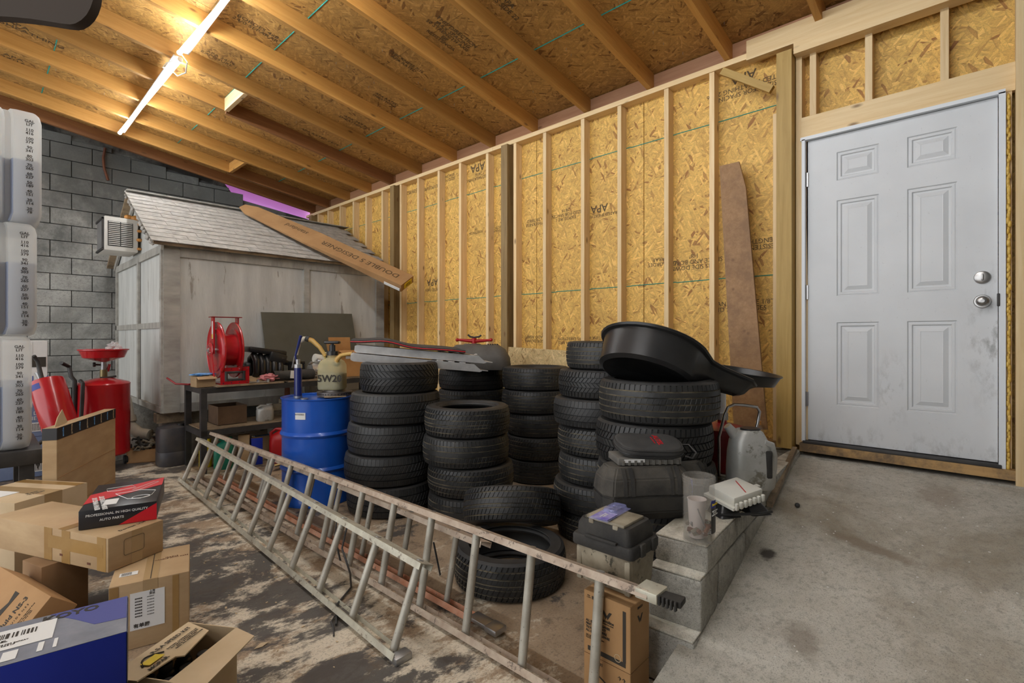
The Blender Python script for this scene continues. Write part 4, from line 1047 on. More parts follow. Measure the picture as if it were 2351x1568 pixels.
# black intake manifold
im = thing('intake_manifold', 'black plastic engine intake manifold with ribbed runners lying on the bench', 'engine part', (2.10, 5.52, TT+.0)); im.scale = (1.15, 1.1, 1.15)
for i in range(5):
    bm = bmesh.new(); xx = -.13+i*.052
    btube(bm, [(xx, .06, .08), (xx, .03, .20), (xx, -.05, .235-.012*i), (xx, -.11, .18-.012*i), (xx, -.12, .08), (xx, -.07, .03)], [.028]*6, 10); obj('runner', bm, m_blkp, im)
bm = bmesh.new(); bbox(bm, (-.02, .05, .10), (.34, .12, .14), bev=.03); obj('plenum', bm, m_blkp, im)
bm = bmesh.new(); bbox(bm, (-.02, -.01, .262), (.33, .19, .05), rot=Matrix.Rotation(.15, 3, 'Y'), bev=.014); bbox(bm, (.06, -.06, .20), (.16, .12, .10), rot=Matrix.Rotation(.3, 3, 'Y'), bev=.02); obj('flange', bm, m_blkp, im)
for i in range(6): bm = bmesh.new(); bcyl(bm, (-.16+i*.055, -.09, .275-i*.009), (-.16+i*.055, -.09, .30-i*.009), .007, seg=8); obj('stud_bolt', bm, m_steel, im)
ib = thing('throttle_body', 'black square throttle body with round bore facing out on the bench', 'engine part', (2.37, 5.40, TT))
bm = bmesh.new(); blathe(bm, [(.058, 0), (.038, 0), (.036, -.08), (.050, -.085), (.058, 0)], 28, (0, -.03, .105), Matrix.Rotation(PI/2, 3, 'X')); obj('bore_ring', bm, m_blkp, ib)
bm = bmesh.new()
for c, s in (((0, 0, .035), (.15, .06, .05)), ((0, 0, .175), (.15, .06, .03)), ((-.066, 0, .105), (.022, .06, .11)), ((.066, 0, .105), (.022, .06, .11))): bbox(bm, c, s, bev=.006)
bbox(bm, (0, .05, .1), (.15, .03, .17), bev=.008); bbox(bm, (0, .03, .005), (.14, .14, .012)); obj('housing', bm, m_blkp, ib)
bm = bmesh.new(); bbox(bm, (-.13, .08, .19), (.24, .09, .05), rot=Matrix.Rotation(.35, 3, 'Y'), bev=.012); obj('duct', bm, m_blkp, ib)
cr = tag(crumple('shop_rag', (2.02, 5.26, TT), (.085, .045, .035), m_pink, seed=5, fl=.8), 'crumpled pink shop rag on the bench in front of the black parts', 'rag')
bm = bmesh.new(); blathe(bm, [(.05, -.2), (.052, -.12), (.046, -.1), (.05, -.06), (.05, .1), (.054, .12), (.054, .22), (0, .22)], 24, (2.27, 5.285, TT+.054), Matrix.Rotation(PI/2+.0, 3, 'Y'))
pf = tag(obj('exhaust_pipe', bm, m_dust), 'grimy grey pipe lying along the bench beside the grease gun', 'pipe')
bm = bmesh.new(); bbox(bm, (2.27, 5.230, TT+.06), (.09, .004, .08), rot=Matrix.Rotation(.1, 3, 'Y')); lp = obj('label_patch', bm, m_wp, pf, False)
bm = bmesh.new(); bbox(bm, (1.93, 5.34, TT+.01), (.20, .13, .006), rot=Matrix.Rotation(.2, 3, 'Z')); bbox(bm, (1.93, 5.38, TT+.03), (.20, .12, .006), rot=Matrix.Rotation(.4, 3, 'X')); tag(obj('cardboard_scrap', bm, m_card), 'bent cardboard scrap beside the hose reel base', 'cardboard')
for i, (px, py, rz, lb) in enumerate(((1.86, 5.235, .2, 'small wrench lying at the front bench edge by the reel'), (1.95, 5.225, -.1, 'short steel socket bar lying right of the small wrench'))):
    bm = bmesh.new(); btube(bm, [(px-.05, py, TT+.008), (px+.05, py+.01*rz, TT+.008)], .007, 8); bcyl(bm, (px+.05, py, TT), (px+.05, py, TT+.03), .016, seg=8); tag(obj(('wrench', 'socket_bar')[i], bm, m_steel), lb, 'tool')
# silvery turbo / compressor
tc = thing('engine_casting', 'bright aluminium compressor casting with hoses on the bench behind the grease gun', 'engine part', (2.58, 5.42, TT))
bm = bmesh.new(); bcyl(bm, (-.06, 0, .09), (.06, 0, .09), .075, seg=24); obj('body', bm, m_alu, tc)
bm = bmesh.new(); blathe(bm, [(0, .0), (.045, 0), (.05, .01), (.05, .10), (.03, .115), (0, .115)], 24, (-.02, -.01, .22), Matrix.Rotation(PI/2+.2, 3, 'Y')); obj('canister', bm, m_wp, tc)
bm = bmesh.new(); blathe(bm, [(.02, .10), (.05, .10), (.05, .113), (.02, .113)], 24, (-.02, -.01, .22), Matrix.Rotation(PI/2+.2, 3, 'Y')); obj('yellow_ring', bm, m_yell, tc)
rnd = random.Random(4)
for i in range(26):
    bm = bmesh.new(); c = Vector((rnd.uniform(-.1, .1), rnd.uniform(-.09, .0), rnd.uniform(.03, .2)))
    if i % 3 == 0: bcyl(bm, c, c+Vector((rnd.uniform(-.03, .03), -.03, rnd.uniform(-.02, .02))), rnd.uniform(.01, .022), seg=10)
    elif i % 3 == 1: bbox(bm, c, (rnd.uniform(.02, .05), .03, rnd.uniform(.015, .04)), rot=Matrix.Rotation(rnd.uniform(-1, 1), 3, 'Y'), bev=.004)
    else: btube(bm, [c, c+Vector((.03, -.03, .01)), c+Vector((.05, -.01, -.03)), c+Vector((.02, 0, -.05))], .006, 8)
    obj('fitting', bm, (m_alu, m_steel, m_chrome)[i % 3], tc)
# orange carton
oc = thing('orange_carton', 'orange brown carton with raised flaps standing behind the pump jug', 'carton', (3.02, 5.42, TT+.0), rotz=-.15)
open_box(oc, .44, .34, .27, m_cardo)
bm = bmesh.new(); bbox(bm, (-.08, .17, .36), (.26, .004, .18), rot=Matrix.Rotation(-.15, 3, 'X'), bev=.002); obj('flap', bm, m_cardo, oc, False)
bm = bmesh.new(); bbox(bm, (-.235, .0, .33), (.004, .3, .14), rot=Matrix.Rotation(-.2, 3, 'Y')); obj('flap', bm, m_cardo, oc, False)
bm = bmesh.new(); bbox(bm, (0, -.20, .285), (.4, .10, .004), rot=Matrix.Rotation(.3, 3, 'X')); obj('flap', bm, m_cardo, oc, False)
bm = bmesh.new(); bbox(bm, (-.10, -.172, .22), (.06, .002, .03)); obj('shipping_label', bm, m_paper, oc, False)
# ---- under the bench
bm = bmesh.new(); SZ = .405
ub = thing('dark_carton', 'dark cardboard box standing on the lower bench shelf near the leg', 'carton', (1.72, 5.52, SZ)); open_box(ub, .26, .3, .18, M('old_dark_cardboard', (.10, .06, .035), (.15, .09, .05), rough=.9))
cl = thing('steering_column', 'rusty steering column bracket standing on the lower bench shelf', 'engine part', (2.28, 5.42, SZ))
bm = bmesh.new(); btube(bm, [(0, .05, .0), (0, .02, .18), (-.01, .0, .36)], [.035, .03, .025], 14); obj('column_tube', bm, m_rust, cl)
for p, s in (((-.10, 0, .12), (.12, .03, .07)), ((.10, 0, .13), (.10, .03, .09)), ((-.08, -.02, .18), (.05, .02, .05)), ((.07, -.03, .03), (.18, .12, .06))):
    bm = bmesh.new(); bbox(bm, p, s, bev=.004); obj('bracket', bm, m_grime, cl)
sj = thing('shelf_jug', 'silver grey plastic jug lying on the lower bench shelf', 'jug', (2.02, 5.36, SZ))
def jug(par, w_, d_, h_, mat, cap, capmat, neckx=.25):
    bm = bmesh.new(); q = lambda k, z, r=.3, cx=0: rrect(w_*k, d_*k, w_*r, 5, cx, 0, z)
    bloft(bm, [q(.9, 0), q(1, .015), q(1, h_*.62), q(.92, h_*.74), q(.6, h_*.86, .28, w_*neckx*.6), q(.3, h_*.93, .14, w_*neckx), q(.3, h_*.96, .14, w_*neckx)]); obj('jug_body', bm, mat, par)
    bm = bmesh.new(); bcyl(bm, (w_*neckx, 0, h_*.95), (w_*neckx, 0, h_), w_*.17, seg=18); obj('cap', bm, capmat, par)
    bm = bmesh.new(); btube(bm, [(-w_*.42, 0, h_*.6), (-w_*.44, 0, h_*.82), (-w_*.25, 0, h_*.92), (w_*neckx*.6, 0, h_*.88)], w_*.07, 8); obj('handle', bm, mat, par)
jug(sj, .17, .10, .17, m_silverj, 0, m_silverj)
bm = bmesh.new(); btube(bm, [(2.42, 5.3, SZ+.025), (2.6, 5.32, SZ+.04), (2.75, 5.34, SZ+.09)], [.022, .026, .03], 12); tag(obj('steel_pipe', bm, m_steel), 'bright steel pipe lying on the lower shelf beside the drum', 'pipe')
bm = bmesh.new(); btube(bm, [(2.2, 5.26, SZ+.02), (2.3, 5.25, SZ+.02), (2.36, 5.28, SZ+.03)], [.015, .02, .012], 10); tag(obj('socket_part', bm, m_chrome), 'small chrome fitting lying on the lower shelf front edge', 'fitting')
yb = thing('yellow_bottle', 'yellow oil bottle standing on the floor at the left bench leg', 'bottle', (1.52, 5.50, .001), rotz=-.3); jug(yb, .11, .09, .27, m_yell, 0, m_yell)
bm = bmesh.new(); bbox(bm, (0, -.047, .12), (.07, .002, .08)); obj('front_label', bm, m_foamo, yb, False)
gj = thing('green_jug', 'green plastic jug on the floor under the bench beside the yellow bottle', 'jug', (1.62, 5.30, .001), rotz=-.5); jug(gj, .17, .12, .30, m_greenj, 0, m_greenj)
rj = thing('red_jug', 'red plastic oil jug standing under the bench left of the blue drum', 'jug', (2.12, 5.18, .001), rotz=-.6); jug(rj, .24, .16, .36, m_redp, 0, m_redp)
for i, (x, y, s, mt_, lb) in enumerate(((1.80, 5.30, (.10, .08, .30), m_card, 'narrow tan carton under the bench behind the ladder rungs'), (1.90, 5.26, (.10, .10, .26), m_cblue, 'small blue carton under the bench beside the tan one'), (2.02, 5.44, (.16, .12, .24), m_card3, 'pale open carton under the bench behind the red jug'))):
    t = thing('parts_carton', lb, 'carton', (x, y, .001), rotz=-.4+.2*i)
    bm = bmesh.new(); bbox(bm, (0, 0, s[2]/2), s, bev=.003); obj('carton_body', bm, mt_, t)
    bm = bmesh.new(); bbox(bm, (0, -.004, s[2]+.002), (s[0]*.95, s[1]*.4, .003)); obj('tape', bm, m_bluebag if i == 2 else m_tape, t, False)
ft = thing('black_valve', 'black and chrome hydraulic fitting on the floor before the red jug', 'fitting', (2.02, 4.9, .001))
bm = bmesh.new(); bbox(bm, (0, 0, .05), (.10, .10, .09), bev=.01); btube(bm, [(0, 0, .1), (.04, 0, .16), (.1, -.02, .17)], .03, 10); obj('valve_body', bm, m_blkp, ft)
bm = bmesh.new(); bcyl(bm, (-.05, -.03, .04), (-.12, -.05, .04), .03, seg=14); obj('chrome_end', bm, m_chrome, ft)
# ================================================================== UNDER THE SHED
jc = thing('black_drum', 'small black plastic keg standing under the shed corner', 'keg', (1.33, 5.86, .001))
bm = bmesh.new(); q = lambda k, z: rrect(.27*k, .27*k, .10*k, 6, 0, 0, z)
bloft(bm, [q(.93, 0), q(1, .02), q(1, .13), q(.97, .14), q(1, .15), q(1, .33), q(.93, .37), q(.5, .39)]); obj('keg_body', bm, M('keg_black', (.03, .032, .045), (.07, .06, .055), rough=.5), jc)
bm = bmesh.new(); bcyl(bm, (.06, -.05, .37), (.06, -.05, .405), .035, seg=16); obj('cap', bm, m_blkp, jc)
pv = thing('drain_pipe', 'old plastic drain elbow coming out under the left side of the shed', 'pipe', (1.10, 6.55, 0))
bm = bmesh.new(); btube(bm, [(-.02, .25, .62), (-.02, .1, .60), (-.02, .02, .52), (-.01, -.02, .40), (0, -.04, .33), (.06, -.12, .26), (.14, -.2, .24)], .055, 16); obj('elbow', bm, m_pvc, pv)
bm = bmesh.new(); bcyl(bm, (-.012, -.015, .43), (-.005, -.03, .37), .066, seg=18); obj('coupling', bm, m_pvc, pv)
bm = bmesh.new(); bbox(bm, (0, -.02, .11), (.30, .24, .22), bev=.01); obj('stone_block', bm, m_blkc, pv)
cb = thing('parts_crate', 'dark crate of junk parts on the floor below the shed', 'crate', (1.22, 6.22, .001), rotz=-.5); open_box(cb, .34, .22, .13, m_card2, .008)
rnd = random.Random(8)
jn = thing('junk_hose_bundle', 'tangle of old wires and hoses heaped in the dark crate', 'wires', (1.22, 6.22, .13))
for i in range(9):
    bm = bmesh.new(); P = [Vector((rnd.uniform(-.12, .12), rnd.uniform(-.08, .08), 0))]
    for k in range(6): P.append(P[-1]+Vector((rnd.uniform(-.08, .08), rnd.uniform(-.06, .06), rnd.uniform(-.03, .06))))
    for p in P: p.z = max(p.z, -.05); p.x = max(-.15, min(.15, p.x)); p.y = max(-.1, min(.1, p.y))
    btube(bm, P, rnd.uniform(.005, .014), 7); obj('wire', bm, (m_dust, m_grime, m_blkm)[i % 3], jn)
# ================================================================== ALUMINIUM RAMPS, MAT, ENGINE COVER, RED HANDLE
def oriented(p0, p1, upv=Zu):
    x = (Vector(p1)-Vector(p0)).normalized(); z = (upv-x*upv.dot(x)).normalized(); return Matrix((x, z.cross(x), z)).transposed()
AT = 1.085
for i, (a, b_, dz, lb) in enumerate((((1.93, 3.48, AT+.0), tuple(pt(1096, 852, Z=4.1)), .0, 'lower aluminium loading ramp rail lying across the tire stacks'), ((1.99, 3.52, AT+.062), tuple(pt(1108, 833, Z=4.12)), .0, 'upper aluminium loading ramp rail under the black mat'))):
    a = Vector(a); b_ = Vector(b_); MTt = oriented(a, b_); Lr = (b_-a).length
    t = thing('loading_ramp', lb, 'ramp', a, rot=MTt, group='aluminium ramp rails')
    bm = bmesh.new(); hh = .058
    bloft(bm, [[(x, y, z) for x, z in ((0, .008), (.02, 0), (Lr-.02, 0), (Lr, .008), (Lr-.07, hh), (.02, hh), (0, hh-.01))] for y in (-.14, .14)]); obj('ramp_beam', bm, m_alu, t, False)
    bm = bmesh.new(); bbox(bm, (Lr-.03, 0, .014), (.16, .27, .006)); obj('end_lip', bm, m_alu, t, False)
    for k in range(3):
        bm = bmesh.new(); bbox(bm, (Lr-.16-.09*k, 0, hh+.004), (.05, .25, .006), bev=.002); obj('grip_strip', bm, m_ply if i else m_alu, t, False)
bm = bmesh.new()
_a = Vector((1.99, 3.52, AT+.062)); _b = pt(1108, 833, Z=4.12); M3 = oriented(_a, _b, Vector((-.0, -.0, 1))); nx = 20; Ls = .86
secs = []
for i in range(nx+1):
    u = i/nx; zz = .025*math.exp(-((u-.3)/.16)**2)+.004*math.sin(u*9)+(.02 if u < .1 else 0)*0
    secs.append([M3 @ Vector((u*Ls-.45, y, zz+dz)) for y, dz in ((-.17, 0), (.30, .015), (.30, .037), (-.17, .022))])
bloft(bm, secs); mt_ = obj('kneeling_mat', bm, m_neop, None, True, 50); mt_.location = _a.lerp(_b, .42)+Vector((0, 0, .066)); tag(mt_, 'black foam kneeling mat with a red edge stripe on the ramps', 'mat')
bm = bmesh.new(); btube(bm, [M3 @ Vector((i/nx*Ls-.45, -.172, .025*math.exp(-((i/nx-.3)/.16)**2)+.004*math.sin(i/nx*9)+.011)) for i in range(nx+1)], .004, 6); obj('red_stripe', bm, m_cred, mt_)
ec = thing('engine_cover', 'grey plastic engine cover resting on the tire stack against the long wall', 'engine cover', (3.26, 3.50, .962), rotz=-.75)
bm = bmesh.new(); q = lambda w_, d_, r, z, cx=0: rrect(w_, d_, r, 6, cx, 0, z)
bloft(bm, [q(.60, .52, .12, 0), q(.62, .54, .13, .03), q(.60, .52, .12, .11), q(.52, .44, .10, .185), q(.40, .30, .07, .225), q(.38, .28, .06, .22)]); obj('cover_shell', bm, m_cover, ec)
bm = bmesh.new(); bloft(bm, [q(.18, .12, .05, .225, -.05), q(.14, .09, .04, .237, -.05)]); obj('oil_cap_bulge', bm, m_cover, ec)
for i in range(5):
    bm = bmesh.new(); bbox(bm, (.10+i*.022, -.02, .228), (.010, .20, .014), bev=.003); obj('rib', bm, m_blkm, ec)
text('raised_lettering', 'G', .06, (-.02, -.248, .125), X, Vector((0, .3, 1)), m_alu, ec)
va = pt(1088, 790, Z=4.9)
vh = thing('valve_handle', 'red cast two arm handle standing above the grey engine cover', 'handle', (va.x, va.y, 1.135), rotz=-ANG)
bm = bmesh.new(); btube(bm, [(-.16, 0, .10), (0, 0, .085), (.16, 0, .095)], [.012, .02, .012], 10); obj('cross_arm', bm, m_redp, vh)
for s in (-1, 1): bm = bmesh.new(); bmesh.ops.create_icosphere(bm, subdivisions=2, radius=.018, matrix=Matrix.Translation((s*.165, 0, .098))); obj('arm_knob', bm, m_redp, vh)
bm = bmesh.new(); bcyl(bm, (0, 0, .0), (0, 0, .115), .024, seg=16); obj('stem', bm, m_redp, vh)
bm = bmesh.new(); btube(bm, [(-.06, 0, .15), (-.04, 0, .13), (0, 0, .122), (.05, 0, .13), (.07, 0, .145)], .009, 8); obj('top_hook', bm, m_blkm, vh)
# loose osb sheet behind the tires
bm = bmesh.new(); bpoly(bm, [(3.79, 3.75, .001), (3.79, 1.55, .001), (3.85, 1.55, 1.09), (3.85, 3.75, 1.16)], .012, Vector((-1, 0, .05)).normalized()); tag(obj('osb_offcut', bm, m_osbl, None, False), 'loose pale osb sheet standing on edge behind the tire stacks', 'board')
# ================================================================== BLACK DRAIN PANS AND CANS BY THE LEDGE
# big teardrop pan tipped on the two tallest stacks
T0 = Vector((2.44, 1.26, 1.20))
dpx = (RT*.93+FW*.02+Vector((0, 0, -.36))).normalized()        # long axis, down to the right
nup = (Vector((0, 0, 1))*.95+FW*.34+RT*.30); nup = (nup-dpx*nup.dot(dpx)).normalized()
MP = Matrix((dpx, nup.cross(dpx), nup)).transposed()
dp = thing('drain_pan', 'big black teardrop drain pan tipped on top of the front tire stack', 'drain pan', T0, rot=MP)
def tear(R0, neck, Ln, off=0., n=26):
    """round basin radius R0 with a neck towards +x"""
    out = []
    a0 = math.asin(neck/R0*1.0)+.62
    for i in range(n+1):
        a = a0+(2*PI-2*a0)*i/n; out.append(((R0+off)*math.cos(a), (R0+off)*math.sin(a)))
    tipx = Ln
    out += [(R0*1.05, -neck*1.35-off), (R0*1.35, -neck-off), (tipx-.03, -neck*.8-off), (tipx+off, -neck*.4), (tipx+off, neck*.4), (tipx-.03, neck*.8+off), (R0*1.35, neck+off), (R0*1.05, neck*1.35+off)]
    return out
bm = bmesh.new(); R0 = .262
def lay(off, z, xs=1.0, R=R0, nk=.075, Ln=.55): return [(x*xs, y, z+(max(0, x-R0*.9)*zs_)) for x, y in tear(R, nk, Ln, off)]
zs_ = 0
outer = [lay(-.035, -.155, R=.245, nk=.05, Ln=.50), lay(-.022, -.165, R=.25, nk=.055, Ln=.505), lay(-.004, -.15, R=.255, nk=.06, Ln=.52)]
# the neck is shallower: lift its floor
def lift(sec, f):
    return [(x, y, z if x < .20 else z+(min(1, (x-.20)/.16))*f) for x, y, z in sec]
outer = [lift(s, .085) for s in outer]
outer += [lay(.0, -.01), lay(.018, -.006), lay(.024, .004), lay(.016, .010), lay(.0, .004)]
inner = [lay(-.006, -.01)]+[lift(lay(-.012, -.14, R=.25, nk=.055, Ln=.51), .085)]
bloft(bm, outer+inner, True); obj('pan_shell', bm, m_blkp, dp, True, 45)
# oil drain with round black funnel pan: red tank on the ledge
od = thing('oil_drain_tank', 'red oil drain tank with steel pipe and round black funnel at the wall', 'oil drain', (3.02, 1.12, .487))
bm = bmesh.new(); blathe(bm, [(0, 0), (.155, 0), (.165, .012), (.165, .20), (.15, .24), (.06, .262), (.04, .265), (0, .265)], 40); obj('tank', bm, m_darkred, od)
bm = bmesh.new(); bcyl(bm, (0, 0, .262), (0, 0, .30), .026, seg=16); obj('red_collar', bm, m_redp, od)
bm = bmesh.new(); bcyl(bm, (0, 0, .285), (0, 0, .325), .036, seg=8); obj('nut', bm, m_steel, od)
bm = bmesh.new(); bcyl(bm, (0, 0, .32), (0, 0, .495), .022, seg=16); obj('pipe', bm, m_alu, od)
bm = bmesh.new(); MF = Matrix.Rotation(.13, 3, Vector((FW.x, FW.y, 0))) @ Matrix.Rotation(.08, 3, Vector((RT.x, RT.y, 0)))
fc = RT*.10+Vector((0, 0, .515))
blathe(bm, [(0, -.02), (.10, -.02), (.19, .0), (.215, .055), (.223, .058), (.223, .064), (.212, .062), (.185, .008), (.10, -.010), (0, -.010)], 48, fc, MF); obj('funnel_pan', bm, m_blkp, od)
o = crumple('paper_scrap', tuple(Vector((3.02, 1.12, .487))+fc+RT*.09+Vector((0, 0, -.004))), (.06, .03, .008), m_paper, 'crumpled white paper scrap lying in the round black funnel', 'paper', 6)
# steel hoop and grey oil jug
gl = thing('oil_can_jug', 'tall silver grey oil measuring jug with spout standing on the block ledge', 'jug', (2.735, .873, .487), rotz=-ANG)
bm = bmesh.new()
def js(w_, d_, z, cx=0, r=.06): return rrect(w_, d_, r, 6, cx, 0, z)
bloft(bm, [js(.215, .15, 0), js(.225, .16, .012), js(.222, .158, .10, 0), js(.21, .15, .18, -.003), js(.185, .14, .24, -.008), js(.14, .12, .285, -.01, .055), js(.11, .10, .297, -.01, .048), js(.10, .09, .292, -.01, .044)]); obj('jug_body', bm, m_silverj, gl)
bm = bmesh.new(); bcyl(bm, (0.002, 0, .290), (0.002, 0, .303), .048, seg=24); obj('lid', bm, m_blkp, gl)
bm = bmesh.new(); btube(bm, [(-.055, 0, .235), (-.08, 0, .27), (-.105, 0, .30), (-.118, 0, .315)], [.034, .028, .022, .020], 14); obj('spout', bm, m_silverj, gl)
bm = bmesh.new(); btube(bm, [(.045, -.055, .24), (.085, -.05, .225), (.108, -.03, .17), (.112, -.02, .10), (.108, -.02, .05)], [.016, .018, .018, .017, .014], 10); obj('handle', bm, m_silverj, gl)
bm = bmesh.new(); bbox(bm, (.062, -.072, .13), (.034, .02, .14), bev=.009); obj('grip_hollow', bm, m_dust, gl)
hp = thing('chrome_hoop', 'bent chrome tube handle hoop behind the grey oil jug', 'handle', (2.885, .965, .487), rotz=-ANG)
bm = bmesh.new(); btube(bm, [(-.115, .02, 0), (-.115, .02, .22), (-.085, .015, .345), (-.07, .01, .385), (-.035, .01, .40), (.03, .01, .395), (.09, .01, .385), (.105, .01, .36), (.095, .01, .30), (.06, .0, .18), (.06, 0, 0)], .0085, 10); obj('hoop_tube', bm, m_chrome, hp)
# old plank and bottle at the wall
a = pt(1682, 375, x=3.84); b_ = pt(1722, 985, x=3.68)
bm = bmesh.new(); d = (b_-a).normalized(); wv = Vector((0, 1, 0)); wv = (wv-d*wv.dot(d)).normalized(); nv = d.cross(wv)
w0, w1 = .10, .115
pts_ = [a+wv*.09, a-wv*.05+d*.01, a-wv*.065+d*.10, a-wv*.085+d*.22, b_-wv*w1, b_+wv*w1*.9]
bpoly(bm, [Vector(p)-a for p in pts_], .022, nv*(1 if nv.x < 0 else -1)); pk = obj('old_plank', bm, m_plank, None, False); pk.location = a
tag(pk, 'old brown osb plank with broken top leaning on the studs by the door post', 'plank')
bp = thing('drink_bottle', 'clear plastic bottle with orange cap standing at the foot of the wall', 'bottle', (3.62, 1.10, .487))
bm = bmesh.new(); blathe(bm, [(0, 0), (.036, 0), (.038, .01), (.038, .06), (.034, .075), (.038, .09), (.038, .13), (.030, .155), (.018, .17), (.016, .185)], 24); obj('bottle_body', bm, m_clear, bp)
bm = bmesh.new(); bcyl(bm, (0, 0, .18), (0, 0, .205), .019, seg=16); obj('cap', bm, m_foamo, bp)
# loose wooden strip along the ledge
a = pt(1838, 1036, x=3.72)
bm = bmesh.new(); bbox(bm, (3.28, .855, .452), (.98, .028, .03), rot=Matrix.Rotation(-math.atan(.115), 3, 'Y') @ Matrix.Rotation(.12, 3, 'Z'))
tag(obj('wood_strip', bm, m_ply, None, False), 'thin dirty wooden strip lying on the ramp along the concrete ledge', 'wood strip')
bm = bmesh.new(); bmesh.ops.create_icosphere(bm, subdivisions=2, radius=.013, matrix=Matrix.Translation((2.93, .70, .382)))
tag(obj('black_nut', bm, m_blkm), 'small black plastic nut lying on the ramp', 'nut')
# white fuse cover and black bracket
wc = thing('fuse_box_cover', 'cracked white plastic fuse box cover with a red pen mark on the ledge', 'cover', (2.31, .80, .545), rotz=-ANG+.35, rot=None)
wc.rotation_euler = (.14, -.10, -ANG+.45)
bm = bmesh.new(); bloft(bm, [[(x, y, z) for x, y in ((-.105, -.08), (.06, -.08), (.085, -.05), (.115, -.04), (.115, .08), (-.105, .08))] for z in (0, .012)]); bbox(bm, (-.0, .0, .03), (.18, .14, .042), bev=.008); obj('cover_shell', bm, m_wp, wc)
bm = bmesh.new(); bbox(bm, (.02, -.01, .0525), (.004, .11, .001), rot=Matrix.Rotation(-.5, 3, 'Z')); obj('red_mark', bm, m_cred, wc, False)
for i in range(7): bm = bmesh.new(); bbox(bm, (-.09+i*.027, -.084, .018), (.014, .012, .03), bev=.002); obj('clip', bm, m_wp, wc)
bm = bmesh.new(); bbox(bm, (.145, .02, .006), (.07, .022, .008), bev=.003); obj('tab', bm, m_wp, wc)
bk = thing('black_bracket', 'black plastic bracket with two flared feet under the white cover', 'bracket', (2.31, .80, .488), rotz=-ANG+.2)
for s in (-1, 1):
    bm = bmesh.new(); bloft(bm, [rrect(.10, .11, .01, 3, s*.075, -.03, 0), rrect(.07, .08, .01, 3, s*.06, -.01, .045)]); obj('flared_foot', bm, m_blkp, bk)
bm = bmesh.new(); btube(bm, [(-.12, -.07, .012), (-.04, -.10, .02), (.05, -.09, .012), (.13, -.07, .008)], .006, 6); obj('edge_rim', bm, m_blkp, bk)
# clear jar with sockets
jr = thing('clear_jar', 'tall clear plastic jar with a torn label on the ledge corner', 'jar', (1.875, .782, .487)); jr.scale = (1, 1, .9)
bm = bmesh.new(); blathe(bm, [(0, 0), (.055, 0), (.058, .006), (.058, .245), (.060, .25), (.058, .255), (.061, .26), (.058, .265), (.061, .272), (.058, .277), (.055, .277), (.055, .01), (0, .006)], 40); obj('jar_body', bm, m_clear, jr)
bm = bmesh.new(); n = 10
for (z0_, z1_, nm_, mm_) in ((.155, .185, 'label_top', m_cblue), (.05, .155, 'label', m_cblack)):
    bm = bmesh.new()
    A = [bm.verts.new(sd*math.cos(t)*.0592+RT*math.sin(t)*.0592+Vector((0, 0, z0_))) for t in [.45+.65*i/n for i in range(n+1)]]
    B = [bm.verts.new(sd*math.cos(t)*.0592+RT*math.sin(t)*.0592+Vector((0, 0, z1_))) for t in [.45+.65*i/n for i in range(n+1)]]
    for i in range(n): bm.faces.new((A[i], A[i+1], B[i+1], B[i]))
    obj(nm_, bm, mm_, jr)
tm = .78; tvec = (-sd*math.sin(tm)+RT*math.cos(tm)); nv = sd*math.cos(tm)+RT*math.sin(tm)
text('printing', 'Durabuilt', .014, nv*.0612+Vector((0, 0, .17)), tvec, Zu, m_yell, jr, sx=.8, bold=.0003)
text('printing', '500PCS MINI\nZIP TIES\nLOOP STRAP', .008, nv*.0612+Vector((0, 0, .135)), tvec, Zu, m_paper, jr)
cup = thing('white_cup', 'white plastic cup standing inside the clear jar', 'cup', (1.885, .794, .497))
bm = bmesh.new(); blathe(bm, [(0, 0), (.026, 0), (.034, .14), (.036, .145), (.033, .145), (.030, .12), (0, .12)], 28); obj('cup_body', bm, M('cup_white', (.62, .54, .50), rough=.6), cup)
rnd = random.Random(21)
for i in range(24):
    a = rnd.uniform(0, 2*PI); r = .044*math.sqrt(rnd.random()); z = .497+.052*(i/24)
    bm = bmesh.new(); dv = Vector((rnd.uniform(-1, 1), rnd.uniform(-1, 1), rnd.uniform(-.5, 1))).normalized()*.013
    c = Vector((1.875+r*math.cos(a), .782+r*math.sin(a), z+.008))
    if i % 3: bcyl(bm, c-dv, c+dv, .0085, seg=6)
    else: btube(bm, [c-dv*1.4, c+dv*.6], [.005, .005], 8); bcyl(bm, c+dv*.6, c+dv*1.3, .010, seg=6)
    tag(obj('lug_nut', bm, (m_steel, m_grime, m_rust)[i % 3]), 'lug nut or bolt in the heap at the bottom of the clear jar', 'nut', 'lug nuts and bolts in the clear jar')
bm = bmesh.new(); btube(bm, [(1.860, .745, .53), (1.835, .77, .62)], .003, 6); tag(obj('steel_pin', bm, m_steel), 'thin steel pin leaning in the clear jar beside the cup', 'pin')
